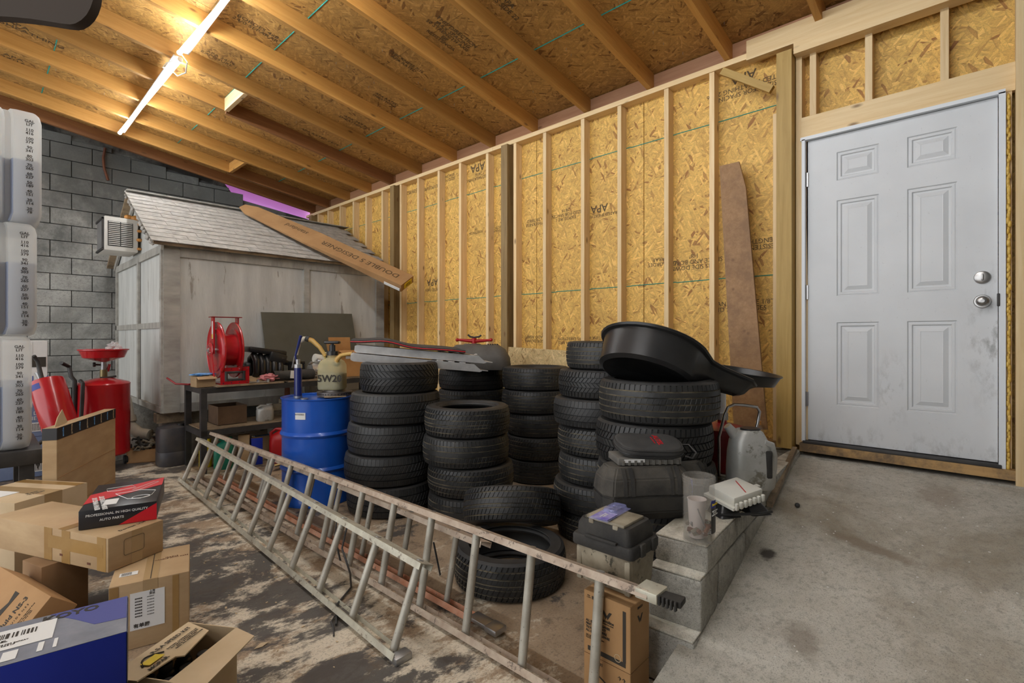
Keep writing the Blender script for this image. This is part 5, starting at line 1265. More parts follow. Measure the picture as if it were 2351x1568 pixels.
# hard cases
def hardcase(name, label, loc, rz, w_, d_, h_, mat, latch=None):
    t = thing(name, label, 'case', loc, rotz=rz)
    def s(k, kd, z): return [(x, y, z) for x, y in ((-w_/2*k, -d_/2*kd*.55), (-w_/2*k*.82, -d_/2*kd), (w_/2*k*.82, -d_/2*kd), (w_/2*k, -d_/2*kd*.55), (w_/2*k, d_/2*kd*.55), (w_/2*k*.82, d_/2*kd), (-w_/2*k*.82, d_/2*kd), (-w_/2*k, d_/2*kd*.55))]
    bm = bmesh.new(); bloft(bm, [s(.86, .72, 0), s(.97, .95, h_*.18), s(1, 1, h_*.48)]); bmesh.ops.bevel(bm, geom=bm.edges[:], offset=.006, segments=2, affect='EDGES'); obj('lower_shell', bm, mat, t, True, 22)
    bm = bmesh.new(); bloft(bm, [s(1, 1, h_*.485), s(.95, .88, h_*.80), s(.80, .52, h_)]); bmesh.ops.bevel(bm, geom=bm.edges[:], offset=.006, segments=2, affect='EDGES'); obj('upper_shell', bm, m_dtop, t, True, 22)
    for xx in (-.28, -.2, .22, .30):
        bm = bmesh.new(); bloft(bm, [[(w_*xx+dx, y, z) for y, z in ((-d_*.502, h_*.50), (-d_*.472, h_*.80), (-d_*.315, h_*1.004), (-d_*.25, h_*.97), (-d_*.42, h_*.76), (-d_*.46, h_*.50))] for dx in (-.008, .008)]); obj('rib', bm, mat, t)
    if latch:
        bm = bmesh.new(); bbox(bm, (w_*.49, -.02, h_*.48), (.02, .07, .10), bev=.008); obj('blue_latch', bm, latch, t)
    return t
m_latch = M('latch_blue', (.10, .13, .42), rough=.4)
hardcase('tool_case', 'dusty black moulded tool case with a blue latch beside the platform', (1.995, 1.085, .487), -ANG+.14, .41, .22, .22, m_dust, m_latch)
hardcase('tool_case', 'second dusty black case behind the one with the blue latch', (2.335, 1.02, .487), -ANG+1.1, .22, .15, .19, m_dust)
eb = thing('control_module', 'flat grey finned engine control module lying on the tool case', 'engine part', (2.03, 1.095, .709), rotz=-ANG+.1)
bm = bmesh.new(); bbox(bm, (0, 0, .016), (.28, .15, .03), bev=.003); obj('module_case', bm, m_mod, eb)
for i in range(10): bm = bmesh.new(); bbox(bm, (-.12+i*.027, -.077, .012), (.010, .006, .02)); obj('fin', bm, m_mod, eb, False)
bm = bmesh.new(); bbox(bm, (-.07, -.0765, .02), (.09, .002, .014)); obj('white_label', bm, m_paper, eb, False)
bm = bmesh.new(); bbox(bm, (-.05, .06, .045), (.08, .03, .03), bev=.004); obj('green_connector', bm, m_greenj, eb)
pc = thing('tool_pouch', 'black zipped fabric pouch with red lettering lying on the control module', 'pouch', (2.05, 1.085, .775))
Mq = Matrix.Rotation(-ANG+.06, 3, 'Z') @ Matrix.Rotation(.22, 3, 'X') @ Matrix.Rotation(.04, 3, 'Y')
pc.rotation_euler = Mq.to_euler()
def pout(k, z, wob=1):
    out = []
    for i in range(40):
        a = 2*PI*i/40; ca, sa = math.cos(a), math.sin(a)
        x = .150*k*math.copysign(abs(ca)**.55, ca); y = .098*k*math.copysign(abs(sa)**.6, sa)
        if sa > .2 and wob: y -= .014*math.exp(-(x/.05)**2)
        if sa < 0: x *= .96
        out.append((x, y, z))
    return out
bm = bmesh.new(); bloft(bm, [pout(.92, -.022), pout(.99, -.014), pout(1, .006), pout(.965, .02), pout(.9, .024), pout(.5, .027)]); obj('pouch_body', bm, M('pouch_fabric', (.028, .028, .028), (.055, .053, .05), rough=.9, bs=.3, bscale=220), pc, True, 60)
bm = bmesh.new(); btube(bm, [Vector(p) for p in pout(.985, .016)], .0032, 6, closed=True); obj('piping', bm, m_blkm, pc)
bm = bmesh.new(); btube(bm, [Vector(p) for p in pout(1.005, -.004)], .0026, 6, closed=True); obj('zip', bm, m_blkp, pc)
text('lettering', 'AUTEL', .034, (.040, .002, .0275), Vector((0, -1, 0)), X, m_cred, pc, bold=.0008, sx=1.0)
text('lettering', 'www.autel.com', .011, (.018, .0, .0275), Vector((0, -1, 0)), X, m_cred, pc, bold=.0002)
bm = bmesh.new(); btube(bm, [(.15, .02, 0), (.185, -.0, .01), (.20, -.05, -.005), (.17, -.085, -.015), (.14, -.075, -.01)], .0035, 6); obj('zip_cord', bm, m_blkm, pc)
# grimy toolbox on engine oil cartons
tb = thing('plastic_toolbox', 'grimy two tone plastic toolbox standing on the kit cartons', 'toolbox', (1.61, .985, .370), rotz=0)
TBW, TBD = .195, .25
def tr(w_, d_, z, r=.018): return rrect(w_, d_, r, 4, 0, 0, z)
bm = bmesh.new(); bloft(bm, [tr(TBW*.80, TBD*.84, 0), tr(TBW*.84, TBD*.88, .01), tr(TBW*.92, TBD*.94, .135)]); obj('tub', bm, m_grime, tb)
bm = bmesh.new(); bloft(bm, [tr(TBW*1.0, TBD*1.0, .128), tr(TBW*1.02, TBD*1.02, .132), tr(TBW*1.02, TBD*1.02, .160), tr(TBW*.98, TBD*.98, .168)]); obj('rim', bm, m_dust, tb)
bm = bmesh.new(); bloft(bm, [tr(TBW*.92, TBD*.90, .168), tr(TBW*.90, TBD*.88, .205), tr(TBW*.82, TBD*.80, .225)]); obj('lid', bm, m_dust, tb)
bm = bmesh.new(); bbox(bm, (-.005, 0, .228), (TBW*.74, TBD*.66, .014), bev=.005); obj('clear_tray_lid', bm, m_grime, tb)
for yy in (-.05, .05): bm = bmesh.new(); bbox(bm, (-TBW*.40, yy, .217), (.012, .022, .022), bev=.003); obj('tray_latch', bm, m_grime, tb)
bm = bmesh.new(); bbox(bm, (-TBW*.505, 0, .172), (.012, .13, .010), bev=.003); obj('front_lip', bm, m_dust, tb)
for i, (xx) in enumerate((-.03, .05)): bm = bmesh.new(); bbox(bm, (xx, -TBD*.515, .150), (.03, .012, .045), bev=.004); obj('latch', bm, m_dust, tb)
for yy in (-.10, .10): bm = bmesh.new(); bbox(bm, (-TBW*.42, yy, .06), (.014, .022, .12), bev=.004); obj('corner_rib', bm, m_grime, tb)
bl = thing('blister_pack', 'clear blister pack with a purple card lying on the toolbox lid', 'pack', (1.60, 1.00, .608), rotz=.25)
bl.rotation_euler = (0, .02, PI/2+.35-PI/2-ANG+.55)
bm = bmesh.new(); bbox(bm, (0, 0, .002), (.19, .075, .002)); obj('clear_backing', bm, m_clearb, bl, False)
bm = bmesh.new(); bbox(bm, (-.045, 0, .0045), (.085, .066, .0015)); obj('purple_card', bm, M('purple_card', (.16, .13, .50), (.45, .42, .62), scale=30, rough=.4), bl, False)
text('printing', 'SOCKET SET\nCHROME', .009, (-.045, 0, .006), X, Y, m_paper, bl)
bm = bmesh.new(); bloft(bm, [rrect(.10, .062, .012, 4, .04, 0, .003), rrect(.092, .054, .012, 4, .04, 0, .017)]); obj('blister_bubble', bm, m_clearb, bl)
for i in range(3): bm = bmesh.new(); bcyl(bm, (.012+i*.027, 0, .004), (.012+i*.027, 0, .013), .010, seg=12); obj('socket', bm, m_chrome, bl)
for k, (z, h_, lb) in enumerate(((.001, .144, 'lower brown oil kit carton standing on the floor by the blocks'), (.147, .220, 'upper brown oil kit carton with black printing under the toolbox'))):
    t = thing('oil_carton', lb, 'carton', (1.535, .935, z), rotz=0, group='brown kit cartons by the blocks')
    w_, d_ = .128, .185
    bm = bmesh.new(); bbox(bm, (0, 0, h_/2), (w_, d_, h_), bev=.002, seg=1); obj('carton_body', bm, m_card2, t, False)
    fx = -w_/2-.0006; u = Vector((0, -1, 0))
    if k: 
        text('printing', '884531', .016, (fx, .035, h_-.018), u, Zu, m_ink, t, bold=.0004)
        text('printing', 'VPN\n2 KITS', .006, (fx, .072, h_-.018), u, Zu, m_ink, t)
        bm = bmesh.new(); 
        for s in (-1, 1): bpoly(bm, [(fx, s*.004-.002, h_-.072), (fx, s*.020-.002, h_-.045), (fx, s*.010-.002, h_-.045), (fx, -.002-s*.001, h_-.062)], -.0006, X)
        obj('emblem', bm, m_ink, t, False)
        text('printing', 'Valvoline', .014, (fx, -.004, h_-.080), u, Zu, m_ink, t, bold=.0004)
        text('printing', 'PROFESSIONAL SERIES', .005, (fx, -.004, h_-.090), u, Zu, m_ink, t)
        text('printing', 'ALL ENGINE CLEANER\nFIRST DEFENSE KIT\nTROUSSE PREMIERE\nALL ENGINE CLEANSE', .0115, (fx, .083, h_-.120), u, Zu, m_ink, t, align='LEFT', bold=.0004, sx=.85)
        text('printing', 'PART NO CONTENU CONTENTS\nBOTTLES OF CLEANER\nMADE IN USA', .005, (fx, .083, h_-.158), u, Zu, m_ink, t, align='LEFT')
        bm = bmesh.new(); bbox(bm, (fx, -.070, .115), (.0008, .012, .17)); bbox(bm, (fx, .0, .022), (.0008, .15, .016)); obj('black_band', bm, m_ink, t, False, kind='stuff')
        bm = bmesh.new(); blathe(bm, [(.013, 0), (.013, .001), (.011, .001), (.011, 0)], 24, (fx, -.045, .035), Matrix.Rotation(-PI/2, 3, 'Y'), True); obj('round_seal', bm, m_card3, t)
        bm = bmesh.new(); fy = -d_/2-.0006
        for s in (-1, 1): bpoly(bm, [(s*.004, fy, h_-.072), (s*.018, fy, h_-.045), (s*.010, fy, h_-.045), (-s*.001, fy, h_-.062)], .0006, Y)
        obj('emblem', bm, m_ink, t, False)
        text('printing', '884531', .012, (0, fy, h_-.02), X, Zu, m_ink, t)
    else:
        text('printing', '884531', .014, (fx, .035, h_-.016), u, Zu, m_ink, t, bold=.0004)
        bm = bmesh.new(); bpoly(bm, [(fx, .07, .07), (fx, .03, .09), (fx, -.01, .07), (fx, -.01, .065), (fx, .03, .084), (fx, .07, .064)], -.0006, X); obj('emblem', bm, m_ink, t, False)
        text('printing', '↑↑', .02, (fx, -.06, h_-.03), u, Zu, m_ink, t)
# ================================================================== LEFT: TANKS, DRAIN, CARTONS
def tank_out(k, z, dpt=.75):
    """plan outline of the tank, local origin at front right corner; +x right, +y back"""
    pts2 = [(-.02, .0), (-.10, .0), (-.128, .012), (-.138, .055), (-.165, .055), (-.178, .012), (-.22, 0), (-.60, 0), (-.66, .06), (-.66, dpt-.06), (-.60, dpt), (-.05, dpt), (-.004, dpt-.05), (0, .04), (-.006, .014)]
    cx, cy = -.33, dpt/2
    return [(cx+(x-cx)*k, cy+(y-cy)*k, z) for x, y in pts2]
TX, TY = .283, 4.33
marks = [('GAL', 'LIT'), ('110', '416'), ('100', '379'), ('90', '341'), ('80', '303'), ('70', '265'), ('60', '227'), ('50', '189'), ('40', '151'), ('30', '114'), ('20', '78')]
levels = [.39, .455, .395]
shf = [-.045, -.022, 0.0]
for i, wd in enumerate(('lowest', 'middle', 'top')):
    z0 = .565+.702*i
    t = thing('oil_tank', '%s translucent white oil tank with a gallon scale, at the left edge' % wd, 'tank', (TX+shf[i], TY, z0), group='stacked oil tanks at the left edge')
    hT = .70
    bm = bmesh.new(); bloft(bm, [tank_out(.90, 0), tank_out(.965, .012), tank_out(1, .06), tank_out(1, hT-.06), tank_out(.975, hT-.02), tank_out(.93, hT)]); obj('tank_shell', bm, m_tank, t, True, 50)
    bm = bmesh.new(); bloft(bm, [tank_out(.88, .012), tank_out(.975, .06), tank_out(.975, levels[i])]); obj('oil_inside', bm, m_liq, t, True, 50)
    for j, (a_, b2) in enumerate(marks):
        zz = hT-.075-j*.0545
        text('gauge_mark', a_+'\n'+b2, .022, (-.058, -.0015, zz), X, Zu, m_ink, t, bold=.0004, line=1.0, sx=1.1)
        bm = bmesh.new(); bbox(bm, (-.058, -.0015, zz+.0015), (.036, .0006, .0016)); obj('gauge_line', bm, m_ink, t, False)
st = thing('tank_stand', 'black steel stand and tray carrying the oil tanks at the left edge', 'stand', (TX, TY, 0))
bm = bmesh.new(); bbox(bm, (-.33, .36, .545), (.66, .72, .03), bev=.006); obj('tray', bm, m_blkm, st)
bm = bmesh.new(); bbox(bm, (-.30, -.02, .515), (.62, .03, .09), bev=.004); obj('tray_lip', bm, m_blkm, st)
for x in (-.03, -.60):
    for y in (.03, .68): bm = bmesh.new(); bbox(bm, (x-.04, y, .255), (.07, .07, .51)); obj('leg', bm, m_blkm, st, False)
bm = bmesh.new(); bloft(bm, [[(x, y, z) for x, z in ((-.0, .53), (-.05, .53), (-.02, .43))] for y in (-.03, .0)]); obj('bracket', bm, m_blkm, st, False)
for z in (.05, .30):
    bm = bmesh.new(); btube(bm, [(-.62, -.06, z), (.06, -.06, z)], .016, 8); obj('cross_bar', bm, m_blkm, st)
ht = thing('hand_truck', 'black tubular hand truck standing right of the tank stand', 'hand truck', (.27, 4.95, 0))
bm = bmesh.new(); btube(bm, [(-.03, 0, .02), (-.03, 0, .40), (.0, 0, .47), (.06, .05, .50), (.10, .1, .49)], .014, 10); obj('frame_tube', bm, m_blkm, ht)
bm = bmesh.new(); btube(bm, [(.0, .0, .22), (.16, -.02, .22)], .012, 8); obj('cross_tube', bm, m_blkm, ht)
bm = bmesh.new(); btube(bm, [(-.10, 0, .16), (.2, .1, .16)], .02, 8); obj('axle', bm, m_blkm, ht)
bm = bmesh.new(); bbox(bm, (.1, .05, .02), (.30, .3, .02), bev=.004); obj('toe_plate', bm, m_blkm, ht)
# oil cartons behind
m_cw = M('carton_white', (.62, .62, .60), (.68, .68, .66)); m_cwb = M('carton_steel_blue', (.12, .16, .27), (.16, .21, .33))
for i, (z, h_, mm, lb) in enumerate(((.001, .36, m_cwb, 'lowest blue grey engine oil carton in the stack behind the tanks'), (.363, .36, m_cwb, 'middle blue grey engine oil carton with a bar code behind the tanks'), (.725, .50, m_cw, 'top white carton in the stack behind the tanks'))):
    t = thing('stacked_carton', lb, 'carton', (.24, 6.4, z), rotz=-.05, group='cartons stacked behind the tanks')
    bm = bmesh.new(); bbox(bm, (0, 0, h_/2), (.42, .34, h_), bev=.003, seg=1); obj('carton_body', bm, mm, t, False)
    bm = bmesh.new(); bbox(bm, (-.05, -.172, h_*.86), (.32, .002, h_*.24)); obj('white_band', bm, m_paper, t, False)
    fy = -.1725
    if i < 2:
        text('printing', 'HEAVY DUTY\nENGINE OIL', .045, (.10, fy, h_*.52), X, Zu, m_paper, t)
        bm = bmesh.new(); bbox(bm, (.12, fy, h_*.24), (.14, .002, .08)); bcd = obj('bar_code_patch', bm, m_paper, t, False)
        bm = bmesh.new()
        for q_ in range(12): bbox(bm, (.065+q_*.0095, fy-.0015, h_*.24), (.004, .001, .065))
        obj('bar_code', bm, m_ink, bcd, False, kind='stuff')
    else:
        text('printing', 'ALTA', .07, (.13, fy, h_*.33), -X, -Zu, M('print_blue', (.02, .06, .3)), t)
        bm = bmesh.new(); bbox(bm, (.15, fy, h_*.62), (.10, .002, .09)); obj('printed_square', bm, m_ink, t, False)
# red tilted cylinder drain
pA = pt(106, 876, Z=4.30); pB = pt(150, 1015, Z=4.22)
MTc = oriented(pB, pA)
rc_ = thing('red_cylinder_drain', 'red cylinder oil drain with black handle tilted behind the flat carton', 'oil drain', pB, rot=MTc)
Lc_ = (pA-pB).length
bm = bmesh.new(); blathe(bm, [(0, 0), (.115, 0), (.122, .012), (.122, Lc_-.02), (.118, Lc_), (.105, Lc_), (.10, Lc_-.01), (0, Lc_-.01)], 40, (0, 0, 0), Matrix.Rotation(PI/2, 3, 'Y')); obj('cylinder', bm, m_red, rc_)
bm = bmesh.new(); btube(bm, [(Lc_-.02, .05, .04), (Lc_+.10, .05, .05), (Lc_+.16, .055, .07), (Lc_+.20, .09, .10)], .016, 10); obj('handle', bm, m_blkm, rc_)
bm = bmesh.new(); btube(bm, [(Lc_-.03, .0, -.04), (Lc_+.10, .03, -.02)], .02, 10); obj('grey_spring', bm, m_steel, rc_)
bm = bmesh.new()
Mx = oriented(pB, pA).inverted(); vd = (Mx @ Vector((-FW.x, -FW.y, .15))).normalized(); vy = Vector((0, vd.y, vd.z)).normalized(); tv = Vector((0, -vy.z, vy.y))
n = 6; a1 = [bm.verts.new(Vector((Lc_-.035, 0, 0))+(vy*math.cos(t)+tv*math.sin(t))*.1228) for t in [-.3+.6*i/n for i in range(n+1)]]
b1 = [bm.verts.new(Vector((Lc_-.085, 0, 0))+(vy*math.cos(t)+tv*math.sin(t))*.1228) for t in [-.3+.6*i/n for i in range(n+1)]]
for i in range(n): bm.faces.new((a1[i], a1[i+1], b1[i+1], b1[i]))
obj('blue_sticker', bm, m_cblue, rc_)
# floor oil drain with red funnel
fd = thing('waste_oil_drain', 'red rolling oil drain tank with a round red funnel beside the shed', 'oil drain', (.83, 6.13, 0))
bm = bmesh.new(); blathe(bm, [(0, .14), (.19, .14), (.205, .155), (.205, .80), (.208, .815), (.195, .83), (.08, .868), (.03, .875), (0, .875)], 48); obj('tank', bm, m_red, fd)
bm = bmesh.new(); blathe(bm, [(.018, 1.02), (.05, 1.03), (.16, 1.065), (.185, 1.13), (.197, 1.135), (.197, 1.145), (.180, 1.14), (.155, 1.078), (.02, 1.045)], 48, (0, 0, 0)); obj('funnel', bm, m_red, fd)
bm = bmesh.new(); bcyl(bm, (0, 0, .87), (0, 0, .95), .030, seg=16); obj('lower_tube', bm, M('brass', (.30, .24, .12), rough=.35, metal=.8), fd)
bm = bmesh.new(); bcyl(bm, (0, 0, .94), (0, 0, 1.03), .024, seg=16); obj('upper_tube', bm, m_steel, fd)
bm = bmesh.new(); bcyl(bm, (-.02, 0, .995), (-.065, 0, 1.0), .008, seg=8); blathe(bm, [(0, 0), (.02, 0), (.022, .01), (.02, .02), (0, .02)], 12, (-.06, 0, 1.0), Matrix.Rotation(-PI/2, 3, 'Y')); obj('clamp_knob', bm, m_blkp, fd)
bm = bmesh.new(); btube(bm, [(.03, 0, .93), (.045, 0, 1.0)], .012, 8); obj('red_lever', bm, m_redp, fd)
bm = bmesh.new(); btube(bm, [(-.03, -.03, .872), (.03, -.04, .875), (.09, -.02, .882)], .010, 8); obj('drain_cock', bm, m_blkm, fd)
hx = pt(140, 833, Z=4.5)-Vector((.83, 6.13, 0))
bm = bmesh.new(); btube(bm, [tuple(hx), tuple(hx+Vector((.06, .08, -.04))), (-.24, -.05, .90), (-.215, -.06, .86), (-.22, -.04, .5)], .017, 10); obj('handle', bm, m_blkm, fd)
bm = bmesh.new(); btube(bm, [(-.18, -.10, .86), (-.17, -.16, .84), (-.175, -.175, .7), (-.19, -.15, .35), (-.2, -.12, .2)], .016, 10); obj('drain_hose', bm, m_blkm, fd)
for i in range(3):
    a = .5+i*2.09; c = (.21*math.cos(a), .21*math.sin(a), .045)
    bm = bmesh.new(); bcyl(bm, (c[0]-.015, c[1], .045), (c[0]+.015, c[1], .045), .044, seg=20); cs = obj('caster_wheel', bm, m_dust, fd)
    bm = bmesh.new(); bbox(bm, (c[0], c[1], .115), (.04, .05, .06), bev=.006); obj('caster_fork', bm, m_steel, cs)
crumple('plastic_bag', (.90, 6.08, 1.10), (.055, .04, .045), m_bag, 'crumpled clear plastic bag lying in the red funnel', 'bag', 9)
crumple('black_glove', (.78, 6.10, 1.095), (.075, .04, .016), m_blkm, 'black rubber glove lying in the red funnel', 'glove', 12)
bm = bmesh.new(); bcyl(bm, (.45, 7.3, .40), (.95, 7.2, .42), .05, seg=18); tag(obj('steel_cylinder', bm, m_steel), 'dull steel tube lying behind the red drains near the block wall', 'pipe')
bm = bmesh.new(); bbox(bm, (.70, 7.25, .17), (.6, .3, .34), bev=.005); tag(obj('low_crate', bm, m_blkm), 'dark low crate behind the red drains holding the steel tube', 'crate')
# ---- tall flat carton standing
A_ = Vector((.325, 4.0, 0)); dx_ = Vector((.391, .776, 0)).normalized()
fc_ = thing('flat_carton', 'tall flat brown carton with black printed tape along its open top', 'carton', A_, rotz=math.atan2(dx_.y, dx_.x))
hL, hR, Lf = .72, .72, .87
bm = bmesh.new(); bbox(bm, (Lf/2, .035, hL/2), (Lf, .07, hL), bev=.002, seg=1); obj('carton_body', bm, m_card, fc_, False)
bm = bmesh.new(); bbox(bm, (Lf/2, -.0005, hL-.035), (Lf, .002, .07)); tp = obj('black_tape', bm, m_cblack, fc_, False)
bm = bmesh.new(); bbox(bm, (-.001, .035, hL-.035), (.002, .07, .07)); obj('black_tape', bm, m_cblack, fc_, False)
for i in range(8): text('tape_printing', 'prime' if i % 2 else 'smile', .026, (.07+i*.108, -.0022, hL-.034), Vector((0, 0, 1)), Vector((-1, 0, 0)), m_bluebag if i % 2 == 0 else m_card3, tp, bold=.0006)
for z in (.42, .20): bm = bmesh.new(); bbox(bm, (Lf/2, -.0004, z), (Lf, .0012, .004)); obj('crease', bm, m_card2, fc_, False)
bm = bmesh.new(); bpoly(bm, [(.04, .03, hL), (.20, .03, hL+.005), (.17, .045, hL+.09), (.10, .04, hL+.05)], .003); obj('torn_flap', bm, m_card3, fc_, False)
bm = bmesh.new(); bbox(bm, (-.0012, .035, .33), (.001, .05, .04)); obj('small_label', bm, m_paper, fc_, False)
# ================================================================== CARTON PILE IN FRONT
def carton(name, label, P0, yaw, w_, d_, h_, mat, group=None, tape=None, tilt=None):
    """P0: nearest bottom corner; +x to the right, +y away"""
    t = thing(name, label, 'carton', P0, rotz=yaw, group=group)
    if tilt: t.rotation_euler = (tilt[0], tilt[1], yaw)
    bm = bmesh.new(); bbox(bm, (w_/2, d_/2, h_/2), (w_, d_, h_), bev=.003, seg=2); obj('carton_body', bm, mat, t, True, 30)
    return t
def strip(par, c, s, mat, name='tape'):
    bm = bmesh.new(); bbox(bm, c, s); return obj(name, bm, mat, par, False)
k1 = carton('labelled_carton', 'square brown carton with a big white label standing on the floor', (.356, 2.516, .001), math.radians(-14.5), .268, .33, .268, m_card)
strip(k1, (.134, .165, .2688), (.05, .33, .001), m_tapec); strip(k1, (.134, -.0006, .21), (.05, .001, .116), m_tapec)
strip(k1, (.134, .155, .2692), (.003, .30, .0012), m_ink, 'flap_seam')
strip(k1, (.016, -.0006, .134), (.03, .001, .26), m_tape); strip(k1, (.22, -.0007, .134), (.022, .0012, .26), m_tape)
lb1 = strip(k1, (.125, -.0014, .150), (.115, .001, .15), m_paper, 'address_label')
fy = -.0024
text('printing', '有单据', .018, (.105, fy, .090), X, Zu, m_ink, k1, bold=.0004)
for i in range(7): text('printing', '编号数据', .006, (.095, fy, .200-i*.012), X, Zu, m_ink, k1); text('printing', 'A%d 2023-0%d' % (i, i+1), .005, (.135, fy, .200-i*.012), X, Zu, m_ink, k1)
text('printing', '上海\n货运', .010, (.140, fy, .216), X, Zu, m_ink, k1)
lb2 = strip(k1, (.055, .10, .2694), (.062, .036, .001), m_paper, 'bar_code_label')
bm = bmesh.new()
for i in range(10): bbox(bm, (.032+i*.0035, .10, .2703), (.0016, .026, .0006))
obj('bar_code', bm, m_ink, lb2, False, kind='stuff')
text('printing', 'FRAGILE\nHANDLE WITH CARE', .013, (.20, .20, .2695), X, Y, m_rust, k1)
strip(k1, (-.0006, .12, .12), (.001, .14, .10), m_paper, 'side_label')
k9 = carton('support_carton', 'brown carton coloured dark for the shade under the long carton, behind the tilted one', (.19, 2.95, .001), .31, .17, .17, .268, m_cshade)
strip(k9, (.085, .085, .2688), (.04, .17, .001), m_tape)
k2 = carton('long_box', 'long flat brown carton with an outlined square, lying across the pile', (.376, 2.67, .271), 0, .235, .80, .144, m_card)
k2.rotation_euler = (0, 0, math.radians(24))
fy = -.0006
strip(k2, (.235/2, fy, .072), (.045, .001, .142), m_tapec)
for yy in (.02, .25, .37): strip(k2, (-.0006, yy+.02, .072), (.001, .055, .142), m_tape)
strip(k2, (-.0009, .21, .085), (.0012, .36, .055), m_tape)
for yy in (.30, ): strip(k2, (.117, yy, .1446), (.233, .05, .001), m_tape)
bm = bmesh.new()
oo = [(x, -.0016, z) for x, z, _ in [(p[0]+.105, p[1]+.082, 0) for p in [(q_[0], q_[1]) for q_ in rrect(.085, .07, .008, 4)]]]
btube(bm, [Vector(p) for p in oo], .0007, 4, closed=True); obj('printed_outline', bm, m_ink, k2)
text('handwriting', 'Dorman 1/24', .022, (.13, .05, .1448), Vector((1, .1, 0)), Vector((-.1, 1, 0)), m_ink, k2)
for (x, y, z) in ((-.0012, .30, .035), (-.0012, .12, .022)): strip(k2, (x, y, z), (.001, .02, .009), m_rust, 'dirt_mark')
k3 = carton('auto_parts_carton', 'black and red auto parts carton with white print on top of the pile', (.302, 2.867, .417), math.atan2(-.076, .268), .279, .452, .084, m_cblack)
h3 = .084
bm = bmesh.new(); bpoly(bm, [(.0, .10, h3+.0005), (.0, .26, h3+.0005), (.279, .452, h3+.0005), (.279, .30, h3+.0005)], .0006, Zu); obj('red_band', bm, m_cred, k3, False)
bm = bmesh.new(); bpoly(bm, [(-.0006, .10, 0), (-.0006, .20, 0), (-.0006, .20, h3), (-.0006, .10, h3)], .0006, -X); obj('red_band', bm, m_cred, k3, False)
bm = bmesh.new(); bpoly(bm, [(.14, -.0006, 0), (.279, -.0006, 0), (.279, -.0006, .075)], .0006, -Y); obj('red_triangle', bm, m_cred, k3, False)
text('printing', 'PROFESSIONAL IN HIGH QUALITY', .0145, (.135, -.0014, .058), X, Zu, m_paper, k3, bold=.0002)
text('printing', 'AUTO PARTS', .0145, (.115, -.0014, .034), X, Zu, m_paper, k3, bold=.0002)
text('printing', 'REMAN WINGS AX\nSUBARU CURVES KIT', .026, (.06, .09, h3+.0014), Vector((-.2, 1, 0)), Vector((-1, -.2, 0)), m_paper, k3, bold=.0005)
strip(k3, (.10, .09, h3+.001), (.05, .09, .001), m_paper, 'shipping_label')
def outline(par, pts, z, r=.0016):
    bm = bmesh.new(); btube(bm, [Vector((x, y, z)) for x, y in pts], r, 4, closed=True); obj('line_drawing', bm, m_paper, par)
z_ = h3+.0015
outline(k3, [(.10, .22), (.20, .24), (.26, .20), (.25, .12), (.21, .08), (.16, .10), (.13, .16)], z_)
outline(k3, [(.21+.035*math.cos(i*PI/8), .11+.025*math.sin(i*PI/8)) for i in range(16)], z_)
outline(k3, [(.05, .34), (.15, .36), (.17, .31), (.10, .28), (.06, .29)], z_)
outline(k3, [(.16, .26), (.24, .38), (.26, .37), (.19, .25)], z_)
k4 = carton('shipping_carton', 'tan taped carton lying at the left edge behind the long flat carton', (.13, 3.56, .001), math.radians(33.9), .37, .42, .42, m_card3)
strip(k4, (.185, .21, .4206), (.09, .42, .001), m_tapec); strip(k4, (.185, -.0006, .35), (.09, .001, .14), m_tapec); strip(k4, (.33, .21, .4206), (.05, .42, .001), m_tape)
strip(k4, (.10, .26, .4212), (.11, .16, .001), m_paper, 'address_label')
text('handwriting', 'Rear\nTrailer', .03, (.16, .09, .4212), X, Y, m_ink, k4)
A7 = pt(117, 1369, Z=1.95); B7 = pt(71, 1425, Z=1.90); C7 = pt(0, 1307, Z=2.1)
u7 = (A7-B7).normalized(); v7 = (C7-A7); v7 = (v7-u7*v7.dot(u7)).normalized(); n7 = u7.cross(v7)
k7 = thing('brake_fluid_carton', 'dark brown carton printed Fluid NS-3, tipped on its edge at the left', 'carton', A7-u7*.20, rot=Matrix((u7, v7, n7)).transposed())
bm = bmesh.new(); bbox(bm, (.10, .20, -.06), (.20, .40, .12), bev=.003); obj('carton_body', bm, m_card2, k7)
text('printing', 'Fluid NS-3', .030, (.10, .115, .0006), X, Y, m_ink, k7, bold=.0008)
text('printing', 'F L U I D E  N S 3', .013, (.10, .080, .0006), X, Y, m_ink, k7)
text('printing', 'State of California regulated fluid\nContents recyclable.\nPackaged in the USA', .009, (.10, .045, .0006), X, Y, m_ink, k7)
bm = bmesh.new(); bpoly(bm, [(.07, .17, .0004), (.16, .17, .0004), (.16, .20, .0004), (.12, .185, .0004), (.07, .20, .0004)], .0006, Zu); obj('printed_block', bm, m_ink, k7, False)
# blue brake carton
k6 = carton('blue_carton', 'blue and grey parts carton with white shipping label at the bottom left', (-.14, 1.86, .001), math.radians(-10), .436, .245, .42, m_cblue)
k6.location = (-.137, 1.852, .001)
strip(k6, (.218, .1225, .4206), (.434, .243, .001), M('carton_grey', (.16, .17, .20), (.22, .23, .27), scale=12), 'grey_lid_print')
bm = bmesh.new(); bpoly(bm, [(.25, .243, .4213), (.434, .243, .4213), (.434, .09, .4213), (.36, .10, .4213), (.31, .17, .4213)], .0006, Zu); obj('violet_print', bm, M('print_violet', (.06, .07, .26)), k6, False)
text('printing', 'KOYO', .045, (.30, .215, .4222), X, Y, m_ink, k6, bold=.0015)
text('printing', 'TRANS FAST', .018, (.22, .19, .4222), X, Y, m_ink, k6, bold=.0006)
lbk = strip(k6, (.135, .145, .4224), (.27, .12, .0012), m_paper, 'shipping_label')
bm = bmesh.new(); rnd = random.Random(2); xx = .03
